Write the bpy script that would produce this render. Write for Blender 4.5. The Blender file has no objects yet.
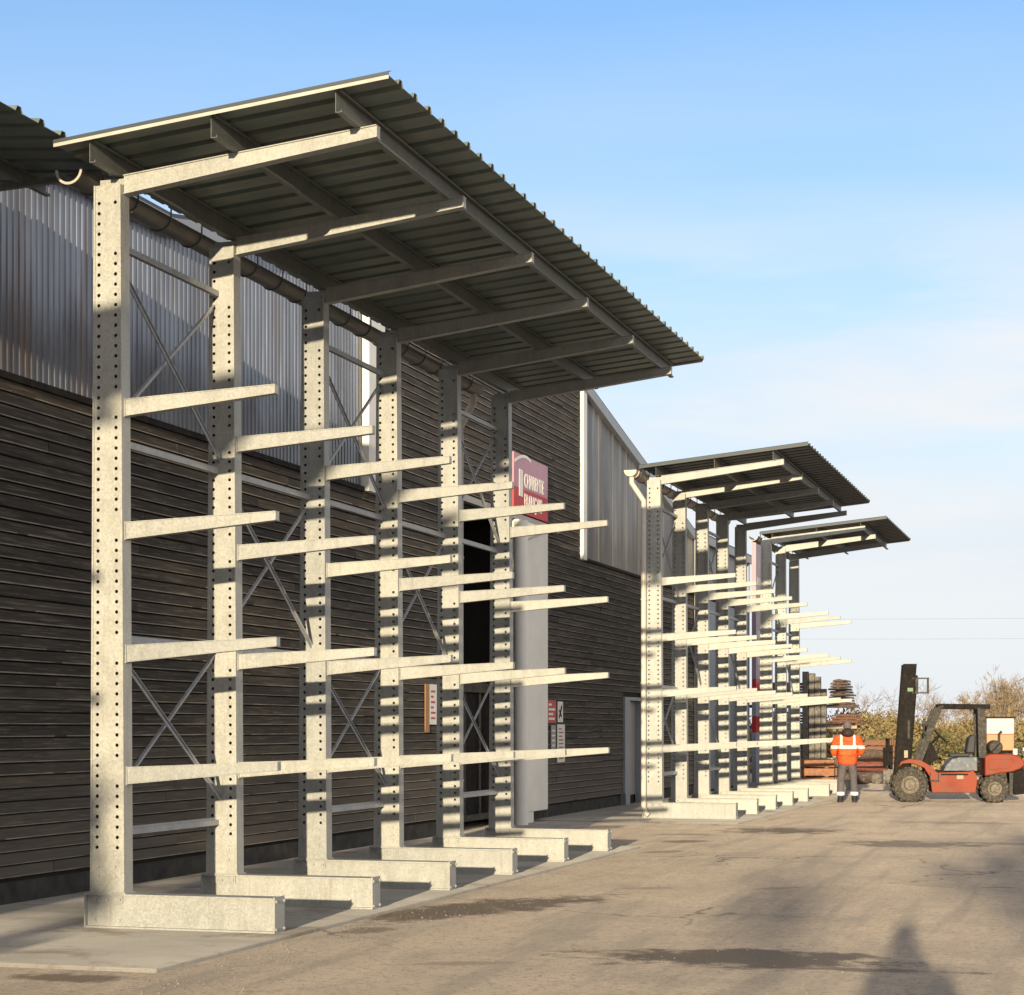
import bpy, bmesh, math, random
from mathutils import Vector, Matrix, Quaternion
R = math.radians
rnd = random.Random(7)
scene = bpy.context.scene
col = scene.collection

# ------------------------------------------------------------------ helpers
class MB:
    """collects geometry and links it as ONE mesh object"""
    def __init__(s): s.v = []; s.f = []; s.tone = []
    def add(s, vs, fs, tone=None):
        b = len(s.v); s.v += [tuple(p) for p in vs]; s.f += [tuple(b + i for i in f) for f in fs]
        if tone is not None: s.tone += [tone] * len(fs)
        return s
    def box(s, x0, y0, z0, x1, y1, z1, tone=None):
        vs = [(x0,y0,z0),(x1,y0,z0),(x1,y1,z0),(x0,y1,z0),(x0,y0,z1),(x1,y0,z1),(x1,y1,z1),(x0,y1,z1)]
        return s.add(vs, [(3,2,1,0),(4,5,6,7),(0,1,5,4),(1,2,6,5),(2,3,7,6),(3,0,4,7)], tone)
    def bar(s, p, q, w, h, up=(0,0,1), tone=None):
        p = Vector(p); q = Vector(q); d = (q-p).normalized(); up = Vector(up)
        sx = d.cross(up)
        if sx.length < 1e-4: sx = d.cross(Vector((1,0,0)))
        sx.normalize(); sy = sx.cross(d).normalized()
        vs = []
        for c in (p, q):
            for a, b in ((-1,-1),(1,-1),(1,1),(-1,1)): vs.append(c + sx*(a*w/2) + sy*(b*h/2))
        return s.add(vs, [(3,2,1,0),(4,5,6,7),(0,1,5,4),(1,2,6,5),(2,3,7,6),(3,0,4,7)], tone)
    def tube(s, pts, r, n=8, caps=True, tone=None):
        pts = [Vector(p) for p in pts]; m = len(pts)
        rs = r if isinstance(r, (list, tuple)) else [r]*m
        vs = []; prev = None
        for i, p in enumerate(pts):
            d = (pts[min(i+1, m-1)] - pts[max(i-1, 0)]).normalized()
            if prev is None:
                ref = Vector((0,0,1)) if abs(d.z) < .9 else Vector((1,0,0))
                a = d.cross(ref).normalized()
            else:
                a = (prev - d*prev.dot(d))
                a = a.normalized() if a.length > 1e-5 else d.orthogonal().normalized()
            prev = a; b = d.cross(a)
            for k in range(n):
                t = 2*math.pi*k/n; vs.append(p + (a*math.cos(t) + b*math.sin(t))*rs[i])
        fs = [(i*n+k, i*n+(k+1)%n, (i+1)*n+(k+1)%n, (i+1)*n+k) for i in range(m-1) for k in range(n)]
        if caps: fs += [tuple(range(n))[::-1], tuple((m-1)*n+k for k in range(n))]
        return s.add(vs, fs, tone)
    def prism(s, poly, f0, f1, tone=None):
        """poly: 2d points, f0/f1 map a 2d point to 3d at both ends"""
        n = len(poly); vs = [f0(p) for p in poly] + [f1(p) for p in poly]
        return s.add(vs, [tuple(range(n))[::-1], tuple(range(n, 2*n))] + [(k,(k+1)%n,n+(k+1)%n,n+k) for k in range(n)], tone)
    def lathe(s, prof, n=24, axis='y', c=(0,0,0)):
        vs = []; m = len(prof)
        for (r, h) in prof:
            for k in range(n):
                t = 2*math.pi*k/n; a, b = r*math.cos(t), r*math.sin(t)
                p = (a, h, b) if axis == 'y' else ((a, b, h) if axis == 'z' else (h, a, b))
                vs.append((p[0]+c[0], p[1]+c[1], p[2]+c[2]))
        fs = [(i*n+k, i*n+(k+1)%n, (i+1)*n+(k+1)%n, (i+1)*n+k) for i in range(m-1) for k in range(n)]
        return s.add(vs, fs)
    def mesh(s, name, mat, smooth=False):
        me = bpy.data.meshes.new(name); me.from_pydata(s.v, [], s.f); me.validate(); me.update()
        if mat: me.materials.append(mat)
        if s.tone and len(s.tone) == len(me.polygons):
            at = me.attributes.new('tone', 'FLOAT', 'FACE')
            at.data.foreach_set('value', s.tone)
        if smooth:
            me.polygons.foreach_set('use_smooth', [True]*len(me.polygons))
        return me
    def build(s, name, mat, parent=None, loc=(0,0,0), rotz=0, smooth=False, bevel=0, auto=None):
        return link(name, s.mesh(name, mat, smooth or auto is not None), parent, loc, rotz, bevel, auto)

def link(name, me, parent=None, loc=(0,0,0), rotz=0, bevel=0, auto=None):
    o = bpy.data.objects.new(name, me); col.objects.link(o)
    o.location = loc; o.rotation_euler = (0,0,rotz); o.parent = parent
    if bevel:
        m = o.modifiers.new('bevel', 'BEVEL'); m.width = bevel; m.segments = 2; m.limit_method = 'ANGLE'; m.angle_limit = R(40)
    if auto is not None and me is not None:
        try: me.set_sharp_from_angle(angle=R(auto))
        except Exception: pass
    return o
def tag(o, label=None, cat=None, group=None, kind=None):
    if label: o['label'] = label
    if cat: o['category'] = cat
    if group: o['group'] = group
    if kind: o['kind'] = kind
    return o
def thing(name, label, cat, loc=(0,0,0), rotz=0, group=None):
    o = bpy.data.objects.new(name, None); col.objects.link(o); o.empty_display_size = .3
    o.location = loc; o.rotation_euler = (0,0,rotz)
    return tag(o, label, cat, group)
def copy_tree(o, parent=None):
    c = o.copy(); col.objects.link(c); c.parent = parent
    for ch in list(o.children): copy_tree(ch, c)
    return c

# ------------------------------------------------------------------ materials
def newmat(name):
    m = bpy.data.materials.new(name); m.use_nodes = True
    nt = m.node_tree; b = nt.nodes['Principled BSDF']
    return m, nt, b
def N(nt, t, **kw):
    n = nt.nodes.new(t)
    for k, v in kw.items():
        if k.startswith('i_'):
            key = k[2:]; key = int(key) if key.isdigit() else key.replace('_', ' ')
            n.inputs[key].default_value = v
        else: setattr(n, k, v)
    return n
def ramp(nt, src, stops, interp='LINEAR'):
    r = nt.nodes.new('ShaderNodeValToRGB'); r.color_ramp.interpolation = interp
    e = r.color_ramp.elements
    while len(e) < len(stops): e.new(.5)
    for el, (p, c) in zip(e, stops):
        el.position = p; el.color = (*c, 1) if len(c) == 3 else c
    nt.links.new(src, r.inputs[0]); return r.outputs[0]
def mixc(nt, f, a, b, mode='MIX'):
    m = nt.nodes.new('ShaderNodeMix'); m.data_type = 'RGBA'; m.blend_type = mode
    for sock, val in ((m.inputs[0], f), (m.inputs[6], a), (m.inputs[7], b)):
        if hasattr(val, 'links'): nt.links.new(val, sock)
        else: sock.default_value = val if isinstance(val, (int, float)) else (*val, 1)
    return m.outputs[2]
def math_(nt, op, a, b=None, c=None):
    m = nt.nodes.new('ShaderNodeMath'); m.operation = op
    for i, v in enumerate((a, b, c)):
        if v is None: continue
        if hasattr(v, 'links'): nt.links.new(v, m.inputs[i])
        else: m.inputs[i].default_value = v
    return m.outputs[0]
def noise(nt, scale, detail=4, rough=.55, coord='Object', stretch=None, dist=0):
    tc = nt.nodes.new('ShaderNodeTexCoord'); src = tc.outputs[coord]
    if stretch:
        mp = nt.nodes.new('ShaderNodeMapping'); mp.inputs['Scale'].default_value = stretch
        nt.links.new(src, mp.inputs[0]); src = mp.outputs[0]
    n = N(nt, 'ShaderNodeTexNoise'); n.inputs['Scale'].default_value = scale
    n.inputs['Detail'].default_value = detail; n.inputs['Roughness'].default_value = rough; n.inputs['Distortion'].default_value = dist
    nt.links.new(src, n.inputs['Vector']); return n.outputs['Fac']
def bump(nt, b, h, strength=.3, dist=.01):
    bp = nt.nodes.new('ShaderNodeBump'); bp.inputs['Strength'].default_value = strength; bp.inputs['Distance'].default_value = dist
    nt.links.new(h, bp.inputs['Height']); nt.links.new(bp.outputs[0], b.inputs['Normal'])
def simple(name, c, rough=.6, metal=0, var=.25, scale=6, spec=.5, stretch=None, dirt=None):
    m, nt, b = newmat(name)
    n = noise(nt, scale, 5, .6, stretch=stretch)
    lo = tuple(x*(1-var) for x in c); hi = tuple(min(1, x*(1+var)) for x in c)
    cc = ramp(nt, n, [(.3, lo), (.7, hi)])
    if dirt:
        d = noise(nt, scale*2.7, 6, .65)
        cc = mixc(nt, ramp(nt, d, [(.48, (0,0,0)), (.66, (1,1,1))]), cc, dirt)
    nt.links.new(cc, b.inputs['Base Color'])
    b.inputs['Roughness'].default_value = rough; b.inputs['Metallic'].default_value = metal
    b.inputs['Specular IOR Level'].default_value = spec
    bump(nt, b, n, .15, .004)
    return m

def galvanised(name, base=(.41,.41,.388), metal=.15):
    m, nt, b = newmat(name)
    tc = nt.nodes.new('ShaderNodeTexCoord'); oi = nt.nodes.new('ShaderNodeObjectInfo')
    of = N(nt, 'ShaderNodeVectorMath', operation='ADD'); nt.links.new(tc.outputs['Object'], of.inputs[0])
    cx = N(nt, 'ShaderNodeCombineXYZ')
    for k, f in enumerate((53., 31., 17.)): nt.links.new(math_(nt, 'MULTIPLY', oi.outputs['Random'], f), cx.inputs[k])
    nt.links.new(cx.outputs[0], of.inputs[1])
    def nz(sc, st=(1,1,1), det=5, rg=.6):
        mp = N(nt, 'ShaderNodeMapping'); mp.inputs['Scale'].default_value = st; nt.links.new(of.outputs[0], mp.inputs[0])
        n = N(nt, 'ShaderNodeTexNoise'); n.inputs['Scale'].default_value = sc; n.inputs['Detail'].default_value = det; n.inputs['Roughness'].default_value = rg
        nt.links.new(mp.outputs[0], n.inputs['Vector']); return n.outputs['Fac']
    vo = N(nt, 'ShaderNodeTexVoronoi'); vo.inputs['Scale'].default_value = 75
    nt.links.new(of.outputs[0], vo.inputs['Vector'])
    n1 = nz(10, (1,1,.4), 6, .68); n2 = nz(1.4, det=3); n3 = nz(55, det=3); run = nz(16, (1,1,.06), 5, .6); scf = nz(24, (1,1,1), 6, .75)
    sp = ramp(nt, vo.outputs['Color'], [(.05, tuple(x*.82 for x in base)), (.95, tuple(min(1,x*1.14) for x in base))])
    c = mixc(nt, ramp(nt, n1, [(.44,(0,0,0)),(.66,(.6,.6,.6))]), sp, tuple(x*.70 for x in base))
    c = mixc(nt, ramp(nt, n2, [(.45,(0,0,0)),(.75,(.6,.6,.6))]), c, tuple(x*1.2 for x in base))
    c = mixc(nt, ramp(nt, run, [(.60,(0,0,0)),(.72,(.45,.45,.45))]), c, (.25,.215,.17))
    c = mixc(nt, ramp(nt, scf, [(.66,(0,0,0)),(.72,(.7,.7,.7))]), c, (.17,.16,.145))
    sk = nz(38, det=4, rg=.7)
    c = mixc(nt, ramp(nt, sk, [(.52,(0,0,0)),(.64,(.38,.38,.38))]), c, tuple(x*.66 for x in base))
    c = mixc(nt, ramp(nt, n3, [(.64,(0,0,0)),(.70,(.5,.5,.5))]), c, (.2,.18,.15))
    tint = ramp(nt, oi.outputs['Random'], [(0,(.87,.88,.90)),(.5,(1,1,.99)),(1,(1.08,1.06,1.02))])
    c = mixc(nt, 1.0, c, tint, 'MULTIPLY')
    nt.links.new(c, b.inputs['Base Color'])
    nt.links.new(ramp(nt, vo.outputs['Color'], [(0,(.38,)*3),(1,(.62,)*3)]), b.inputs['Roughness'])
    b.inputs['Metallic'].default_value = metal
    bump(nt, b, n1, .2, .005)
    return m

M = {}
M['galv'] = galvanised('galvanised_steel')
M['galv_dull'] = galvanised('dull_zinc_steel', (.42,.43,.45), .3)
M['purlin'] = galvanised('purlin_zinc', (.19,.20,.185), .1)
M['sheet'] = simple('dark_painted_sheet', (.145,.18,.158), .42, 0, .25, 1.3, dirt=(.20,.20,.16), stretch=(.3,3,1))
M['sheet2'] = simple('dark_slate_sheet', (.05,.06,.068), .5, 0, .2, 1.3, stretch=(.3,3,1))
M['flash'] = simple('verge_flashing', (.50,.465,.39), .45, .1, .12, 5)
M['gutter'] = simple('grey_gutter_pvc', (.17,.165,.155), .4, 0, .2, 3)
M['gutter_w'] = simple('cream_gutter_pvc', (.62,.55,.47), .4, 0, .1, 3)
M['black'] = simple('black_rubber', (.018,.018,.018), .7, 0, .3, 8)
M['tyre'] = simple('dusty_tyre', (.045,.04,.034), .85, 0, .4, 9, dirt=(.16,.13,.10))
M['rim'] = simple('dusty_rim', (.14,.115,.09), .7, .1, .3, 9, dirt=(.3,.26,.2))
M['white'] = simple('white_paint', (.88,.85,.78), .5, 0, .06, 2)
M['greyblue'] = simple('grey_blue_paint', (.33,.35,.39), .5, 0, .08, 3)
M['bluedoor'] = simple('blue_grey_door', (.16,.21,.26), .45, 0, .12, 2)
M['doorgrey'] = simple('grey_door_paint', (.36,.34,.33), .5, 0, .08, 3)
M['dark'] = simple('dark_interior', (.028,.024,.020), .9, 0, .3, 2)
M['red'] = simple('red_sign', (.52,.03,.04), .45, 0, .08, 3)
M['pink'] = simple('faded_pink_sign', (.50,.25,.32), .45, 0, .06, 2)
M['lilac'] = simple('lilac_sign', (.36,.28,.33), .5, 0, .1, 1.5)
M['orange_red'] = simple('forklift_paint', (.27,.040,.014), .5, 0, .22, 2.2, .2, dirt=(.20,.06,.03))
M['charcoal'] = simple('charcoal_steel', (.014,.012,.011), .8, 0, .3, 3, .2, dirt=(.03,.022,.018))
M['guardgrey'] = simple('dusty_grey_steel', (.05,.045,.039), .7, 0, .3, 6, .3, dirt=(.11,.096,.08))
M['seat'] = simple('dark_seat_vinyl', (.022,.022,.026), .6, 0, .3, 6)
M['hood'] = simple('slate_hood', (.075,.09,.115), .5, 0, .3, 6, dirt=(.2,.2,.2))
M['hivis'] = None
M['trouser'] = simple('grey_trousers', (.115,.10,.105), .85, 0, .25, 10)
M['boot'] = simple('black_boot', (.02,.018,.016), .7, 0, .3, 10)
M['skin'] = simple('skin', (.42,.25,.19), .6, 0, .08, 10)
M['hair'] = simple('brown_hair', (.035,.022,.018), .7, 0, .4, 40)
M['cap'] = simple('grey_brown_hair', (.15,.12,.12), .8, 0, .3, 40)
M['coat'] = simple('navy_coat', (.03,.035,.05), .8, 0, .2, 10)
M['reflect'] = simple('reflective_tape', (.88,.86,.80), .35, 0, .04, 20)
M['sawn'] = simple('orange_sawn_timber', (.36,.16,.08), .75, 0, .25, 4, stretch=(1.2,14,9), dirt=(.2,.1,.05))
M['oldwood'] = simple('grey_old_timber', (.21,.19,.165), .85, 0, .3, 5, stretch=(6,6,.7), dirt=(.1,.09,.075))
M['bark'] = simple('dark_bark_slab', (.085,.06,.05), .9, 0, .4, 7, stretch=(.8,8,8), dirt=(.2,.13,.1))
M['redwood'] = simple('red_brown_boards', (.26,.075,.045), .8, 0, .35, 6, stretch=(.8,8,8), dirt=(.1,.05,.04))
M['palewood'] = simple('pale_timber', (.42,.35,.25), .8, 0, .25, 6, stretch=(.8,8,8))
M['twig'] = simple('bare_twig', (.27,.215,.175), .9, 0, .3, 3)
M['twig2'] = simple('olive_twig', (.30,.22,.135), .9, 0, .3, 3)
M['trunk'] = simple('bark', (.13,.10,.075), .9, 0, .3, 6)
M['stone'] = simple('stone_chip', (.27,.225,.18), .9, 0, .45, 3)
M['concrete2'] = simple('plinth_concrete', (.045,.042,.038), .9, 0, .5, 4)
M['plastic_orange'] = simple('orange_panel', (.44,.20,.07), .5, 0, .1, 4)
M['van'] = simple('pale_blue_paint', (.30,.36,.47), .35, 0, .06, 4)
M['glass'] = simple('dark_glass', (.02,.025,.03), .08, 0, .1, 2)

def wood_cladding():
    m, nt, b = newmat('weathered_cladding')
    at = N(nt, 'ShaderNodeAttribute'); at.attribute_name = 'tone'
    tc = nt.nodes.new('ShaderNodeTexCoord')
    ad = N(nt, 'ShaderNodeVectorMath', operation='ADD')
    cm = N(nt, 'ShaderNodeCombineXYZ'); nt.links.new(math_(nt, 'MULTIPLY', at.outputs['Fac'], 37.), cm.inputs[1]); nt.links.new(math_(nt, 'MULTIPLY', at.outputs['Fac'], 91.), cm.inputs[2])
    nt.links.new(tc.outputs['Object'], ad.inputs[0]); nt.links.new(cm.outputs[0], ad.inputs[1])
    def nz(sc, st, det=6, rg=.65, dist=0):
        mp = N(nt, 'ShaderNodeMapping'); mp.inputs['Scale'].default_value = st; nt.links.new(ad.outputs[0], mp.inputs[0])
        n = N(nt, 'ShaderNodeTexNoise'); n.inputs['Scale'].default_value = sc; n.inputs['Detail'].default_value = det; n.inputs['Roughness'].default_value = rg; n.inputs['Distortion'].default_value = dist
        nt.links.new(mp.outputs[0], n.inputs['Vector']); return n.outputs['Fac']
    g = nz(5, (1,.35,9), 7, .7, .4); big = nz(.9, (1,.7,1), 3, .5)
    base = ramp(nt, at.outputs['Fac'], [(0,(.035,.031,.028)), (.35,(.056,.049,.043)), (.65,(.076,.065,.055)), (.9,(.10,.080,.063)), (1,(.13,.115,.10))])
    grain = ramp(nt, g, [(.32,(.5,.5,.5)), (.68,(1.45,1.45,1.45))])
    c = mixc(nt, 1.0, base, grain, 'MULTIPLY')
    c = mixc(nt, ramp(nt, g, [(.54,(0,0,0)),(.70,(.75,.75,.75))]), c, (.21,.185,.155))
    patch = nz(.55, (1,.5,1.6), 4, .6)
    c = mixc(nt, 1.0, c, ramp(nt, patch, [(.35,(.68,.68,.70)),(.65,(1.32,1.28,1.22))]), 'MULTIPLY')
    # blends towards a paler grey-brown low down, broken up by noise
    sx = N(nt, 'ShaderNodeSeparateXYZ'); nt.links.new(tc.outputs['Object'], sx.inputs[0])
    low = math_(nt, 'MULTIPLY', ramp(nt, math_(nt, 'DIVIDE', sx.outputs[2], 6.), [(.04,(1,1,1)),(.28,(0,0,0))]), math_(nt, 'ADD', big, .15))
    c = mixc(nt, low, c, (.155,.135,.113))
    nt.links.new(c, b.inputs['Base Color']); b.inputs['Roughness'].default_value = .8
    b.inputs['Specular IOR Level'].default_value = .3
    bump(nt, b, g, .5, .006)
    return m
M['clad'] = wood_cladding()
M['cladedge'] = simple('pale_board_edge', (.30,.26,.21), .85, 0, .5, 5, stretch=(1,.6,5))

def polycarb(name, pane=(.20,.22,.275), warm=False):
    m, nt, b = newmat(name)
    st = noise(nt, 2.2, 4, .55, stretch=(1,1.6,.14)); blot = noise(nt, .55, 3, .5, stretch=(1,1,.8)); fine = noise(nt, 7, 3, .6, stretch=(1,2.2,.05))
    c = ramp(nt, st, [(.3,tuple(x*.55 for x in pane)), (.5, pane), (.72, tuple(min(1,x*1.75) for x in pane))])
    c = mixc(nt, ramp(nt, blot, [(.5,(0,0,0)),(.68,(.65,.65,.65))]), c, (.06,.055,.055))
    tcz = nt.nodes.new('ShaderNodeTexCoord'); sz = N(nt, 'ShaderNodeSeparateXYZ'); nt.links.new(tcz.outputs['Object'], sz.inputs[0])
    # dark ragged treeline reflection painted into the lower part of the sheets
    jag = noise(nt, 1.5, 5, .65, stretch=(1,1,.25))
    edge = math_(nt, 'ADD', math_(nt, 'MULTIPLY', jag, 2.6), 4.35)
    tree_reflection = ramp(nt, math_(nt, 'SUBTRACT', edge, sz.outputs[2]), [(0,(0,0,0)),(.4,(.55,.55,.55))])
    c = mixc(nt, tree_reflection, c, (.05,.043,.042) if not warm else (.10,.08,.07))
    st2 = noise(nt, 1.1, 3, .5, stretch=(1,2.5,.25))
    c = mixc(nt, ramp(nt, st2, [(.57,(0,0,0)),(.66,(.55,.55,.55))]), c, (.15,.095,.065) if not warm else (.17,.125,.10))
    c = mixc(nt, ramp(nt, fine, [(.6,(0,0,0)),(.75,(.5,.5,.5))]), c, (.40,.41,.45))
    nt.links.new(c, b.inputs['Base Color']); b.inputs['Roughness'].default_value = .45 if warm else .33
    b.inputs['Specular IOR Level'].default_value = .35 if warm else .6
    b.inputs['Coat Weight'].default_value = 0 if warm else .15; b.inputs['Coat Roughness'].default_value = .1
    return m
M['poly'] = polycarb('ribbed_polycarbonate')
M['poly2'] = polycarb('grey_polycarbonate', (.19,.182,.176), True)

# ------------------------------------------------------------------ ground materials
def ground_mat():
    m, nt, b = newmat('yard_surface')
    big = noise(nt, .16, 5, .55); mid = noise(nt, .9, 8, .68, dist=.4); fine = noise(nt, 20, 7, .8); grit = noise(nt, 70, 4, .75)
    c = ramp(nt, big, [(.32,(.40,.33,.265)), (.5,(.46,.38,.30)), (.68,(.36,.31,.265))])
    c = mixc(nt, ramp(nt, mid, [(.44,(0,0,0)),(.66,(.7,.7,.7))]), c, (.31,.265,.225))
    streak = noise(nt, .8, 6, .65, stretch=(2.2,.45,1), dist=.8)
    c = mixc(nt, ramp(nt, streak, [(.5,(0,0,0)),(.68,(.6,.6,.6))]), c, (.52,.43,.34))
    c = mixc(nt, ramp(nt, fine, [(.38,(.75,.75,.75)),(.49,(0,0,0))]), c, (.17,.145,.12))
    c = mixc(nt, ramp(nt, grit, [(.54,(0,0,0)),(.66,(.7,.7,.7))]), c, (.52,.46,.39))
    c = mixc(nt, ramp(nt, grit, [(.34,(.75,.75,.75)),(.45,(0,0,0))]), c, (.15,.12,.09))
    tcr = nt.nodes.new('ShaderNodeTexCoord'); mpr = N(nt, 'ShaderNodeMapping'); mpr.inputs['Rotation'].default_value = (0,0,R(17)); mpr.inputs['Scale'].default_value = (1,.07,1); nt.links.new(tcr.outputs['Object'], mpr.inputs[0])
    tr_ = N(nt, 'ShaderNodeTexNoise'); tr_.inputs['Scale'].default_value = 2.6; tr_.inputs['Detail'].default_value = 5; tr_.inputs['Roughness'].default_value = .62; tr_.inputs['Distortion'].default_value = .25; nt.links.new(mpr.outputs[0], tr_.inputs['Vector'])
    c = mixc(nt, ramp(nt, tr_.outputs['Fac'], [(.52,(0,0,0)),(.62,(.45,.45,.45))]), c, (.24,.215,.19))
    ck = N(nt, 'ShaderNodeTexVoronoi'); ck.feature = 'DISTANCE_TO_EDGE'; ck.inputs['Scale'].default_value = .33
    wp = N(nt, 'ShaderNodeTexNoise'); wp.inputs['Scale'].default_value = 1.3; wp.inputs['Detail'].default_value = 6; nt.links.new(tcr.outputs['Object'], wp.inputs['Vector'])
    av = N(nt, 'ShaderNodeVectorMath', operation='ADD'); nt.links.new(tcr.outputs['Object'], av.inputs[0]); nt.links.new(wp.outputs['Color'], av.inputs[1]); nt.links.new(av.outputs[0], ck.inputs['Vector'])
    crack = math_(nt, 'MULTIPLY', ramp(nt, ck.outputs['Distance'], [(.003,(1,1,1)),(.010,(0,0,0))]), ramp(nt, big, [(.48,(0,0,0)),(.56,(.8,.8,.8))]))
    c = mixc(nt, crack, c, (.10,.085,.07))
    # wet and oily patches lying where the photograph has them: (x, y, half-length, half-width, rotation)
    tc = nt.nodes.new('ShaderNodeTexCoord'); sep = N(nt, 'ShaderNodeSeparateXYZ')
    wob = N(nt, 'ShaderNodeTexNoise'); wob.inputs['Scale'].default_value = 2.2; wob.inputs['Detail'].default_value = 9; wob.inputs['Roughness'].default_value = .74
    nt.links.new(tc.outputs['Object'], wob.inputs['Vector'])
    nt.links.new(tc.outputs['Object'], sep.inputs[0])
    total = None
    for (x, y, a, w, rot, k) in STAINS:
        dx = math_(nt, 'SUBTRACT', sep.outputs[0], x); dy = math_(nt, 'SUBTRACT', sep.outputs[1], y)
        cs, sn = math.cos(rot), math.sin(rot)
        u = math_(nt, 'ADD', math_(nt, 'MULTIPLY', dx, cs/a), math_(nt, 'MULTIPLY', dy, sn/a))
        v = math_(nt, 'ADD', math_(nt, 'MULTIPLY', dx, -sn/w), math_(nt, 'MULTIPLY', dy, cs/w))
        r2 = math_(nt, 'ADD', math_(nt, 'MULTIPLY', u, u), math_(nt, 'MULTIPLY', v, v))
        r2 = math_(nt, 'ADD', r2, math_(nt, 'MULTIPLY', math_(nt, 'SUBTRACT', wob.outputs['Fac'], .5), 5.0))
        f = math_(nt, 'MULTIPLY', ramp(nt, r2, [(.40,(1,1,1)),(1.0,(0,0,0))]), k)
        total = f if total is None else math_(nt, 'MAXIMUM', total, f)
    c = mixc(nt, total, c, mixc(nt, ramp(nt, grit, [(.45,(0,0,0)),(.62,(1,1,1))]), (.085,.065,.047), (.17,.135,.10)))
    nt.links.new(c, b.inputs['Base Color'])
    nt.links.new(math_(nt, 'SUBTRACT', .93, math_(nt, 'MULTIPLY', total, .28)), b.inputs['Roughness'])
    b.inputs['Specular IOR Level'].default_value = .3; b.inputs['Diffuse Roughness'].default_value = 1.0
    h = math_(nt, 'ADD', math_(nt, 'MULTIPLY', fine, .6), math_(nt, 'ADD', math_(nt, 'MULTIPLY', mid, 1.3), math_(nt, 'MULTIPLY', grit, .35)))
    bump(nt, b, h, 1.0, .02)
    return m
STAINS = [(-2.55,13.9,1.25,.62,.10,1.0), (-1.55,13.5,.75,.12,.05,.8), (-5.55,17.0,1.9,.62,1.12,.95), (-5.82,14.9,.35,.2,1.2,.7),
          (-5.05,31.1,1.0,1.0,0,.95), (-2.7,28.1,1.1,1.0,.1,.8), (-1.2,28.6,1.0,.35,.0,.5), (-5.9,27.8,.45,.35,.6,.8), (-5.7,25.4,.4,.2,.9,.6), (-4.6,19.6,.35,.15,.6,.35),
          (-2.6,34.5,1.2,.5,0,.45), (-4.4,13.0,.5,.12,.4,.4), (-3.2,20.1,.35,.12,.8,.4), (-6.6,11.5,.5,.25,0,.8), (-1.1,20.8,.2,.06,.2,.7), (-6.2,29.6,.6,.3,.3,.5)]
def slab_mat():
    m, nt, b = newmat('concrete_slab')
    big = noise(nt, .7, 5, .6, dist=.3); fine = noise(nt, 45, 4, .65); streak = noise(nt, 1.2, 5, .6, stretch=(.6,2.4,1))
    c = ramp(nt, big, [(.3,(.25,.235,.215)), (.7,(.35,.325,.295))])
    c = mixc(nt, ramp(nt, streak, [(.5,(0,0,0)),(.72,(.6,.6,.6))]), c, (.20,.18,.16))
    c = mixc(nt, ramp(nt, fine, [(.3,(.4,.4,.4)),(.5,(0,0,0))]), c, (.16,.15,.13))
    dm = noise(nt, .9, 7, .7, dist=.5)
    c = mixc(nt, ramp(nt, dm, [(.56,(0,0,0)),(.64,(.7,.7,.7))]), c, (.13,.105,.08))
    nt.links.new(c, b.inputs['Base Color']); b.inputs['Roughness'].default_value = .9; b.inputs['Diffuse Roughness'].default_value = 1.0
    bump(nt, b, fine, .6, .008)
    return m
M['ground'] = ground_mat(); M['slab'] = slab_mat()

# ------------------------------------------------------------------ camera, light, sky
H = 1.64; F = 1950.; VPX = 1109.5; HOR = 726.5
psi = math.atan((VPX-512)/F)
cam = bpy.data.cameras.new('camera'); co = bpy.data.objects.new('camera', cam); col.objects.link(co)
cam.sensor_fit = 'HORIZONTAL'; cam.sensor_width = 36; cam.lens = 36*F/1024
cam.shift_y = (HOR-497.5)/1024; cam.clip_start = .1; cam.clip_end = 3000
co.location = (0,0,H); co.rotation_euler = (R(90), 0, psi)
scene.camera = co

EL, AZ = R(5.9), R(6.2)          # sun height, and how far its light turns from the racks' line towards the wall
ld = Vector((-math.sin(AZ)*math.cos(EL), math.cos(AZ)*math.cos(EL), -math.sin(EL)))
sun = bpy.data.lights.new('sun', 'SUN'); so = bpy.data.objects.new('sun', sun); col.objects.link(so)
sun.energy = 2.9; sun.angle = R(.5); sun.color = (1, .84, .57)
so.rotation_euler = ld.to_track_quat('-Z', 'Y').to_euler(); so.location = (10,-40,20)

w = bpy.data.worlds.new('World'); scene.world = w; w.use_nodes = True
nt = w.node_tree; bg = nt.nodes['Background']
sky = N(nt, 'ShaderNodeTexSky'); sky.sky_type = 'NISHITA'; sky.sun_disc = False
sky.sun_elevation = EL; sky.sun_rotation = R(180) - AZ; sky.air_density = 1.0; sky.dust_density = .4; sky.ozone_density = 3.5
tc = N(nt, 'ShaderNodeTexCoord'); sp = N(nt, 'ShaderNodeSeparateXYZ'); nt.links.new(tc.outputs['Generated'], sp.inputs[0])
mp = N(nt, 'ShaderNodeMapping'); mp.inputs['Scale'].default_value = (1.2,1.2,7); nt.links.new(tc.outputs['Generated'], mp.inputs[0])
cn = N(nt, 'ShaderNodeTexNoise'); cn.inputs['Scale'].default_value = 2.6; cn.inputs['Detail'].default_value = 5; cn.inputs['Roughness'].default_value = .5
nt.links.new(mp.outputs[0], cn.inputs['Vector'])
veil = math_(nt, 'MULTIPLY', ramp(nt, sp.outputs[2], [(0,(1,1,1)),(.10,(.95,.95,.95)),(.20,(.72,.72,.72)),(.37,(.0,.0,.0))]), ramp(nt, cn.outputs['Fac'], [(.36,(.62,.62,.62)),(.60,(1,1,1))]))
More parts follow.
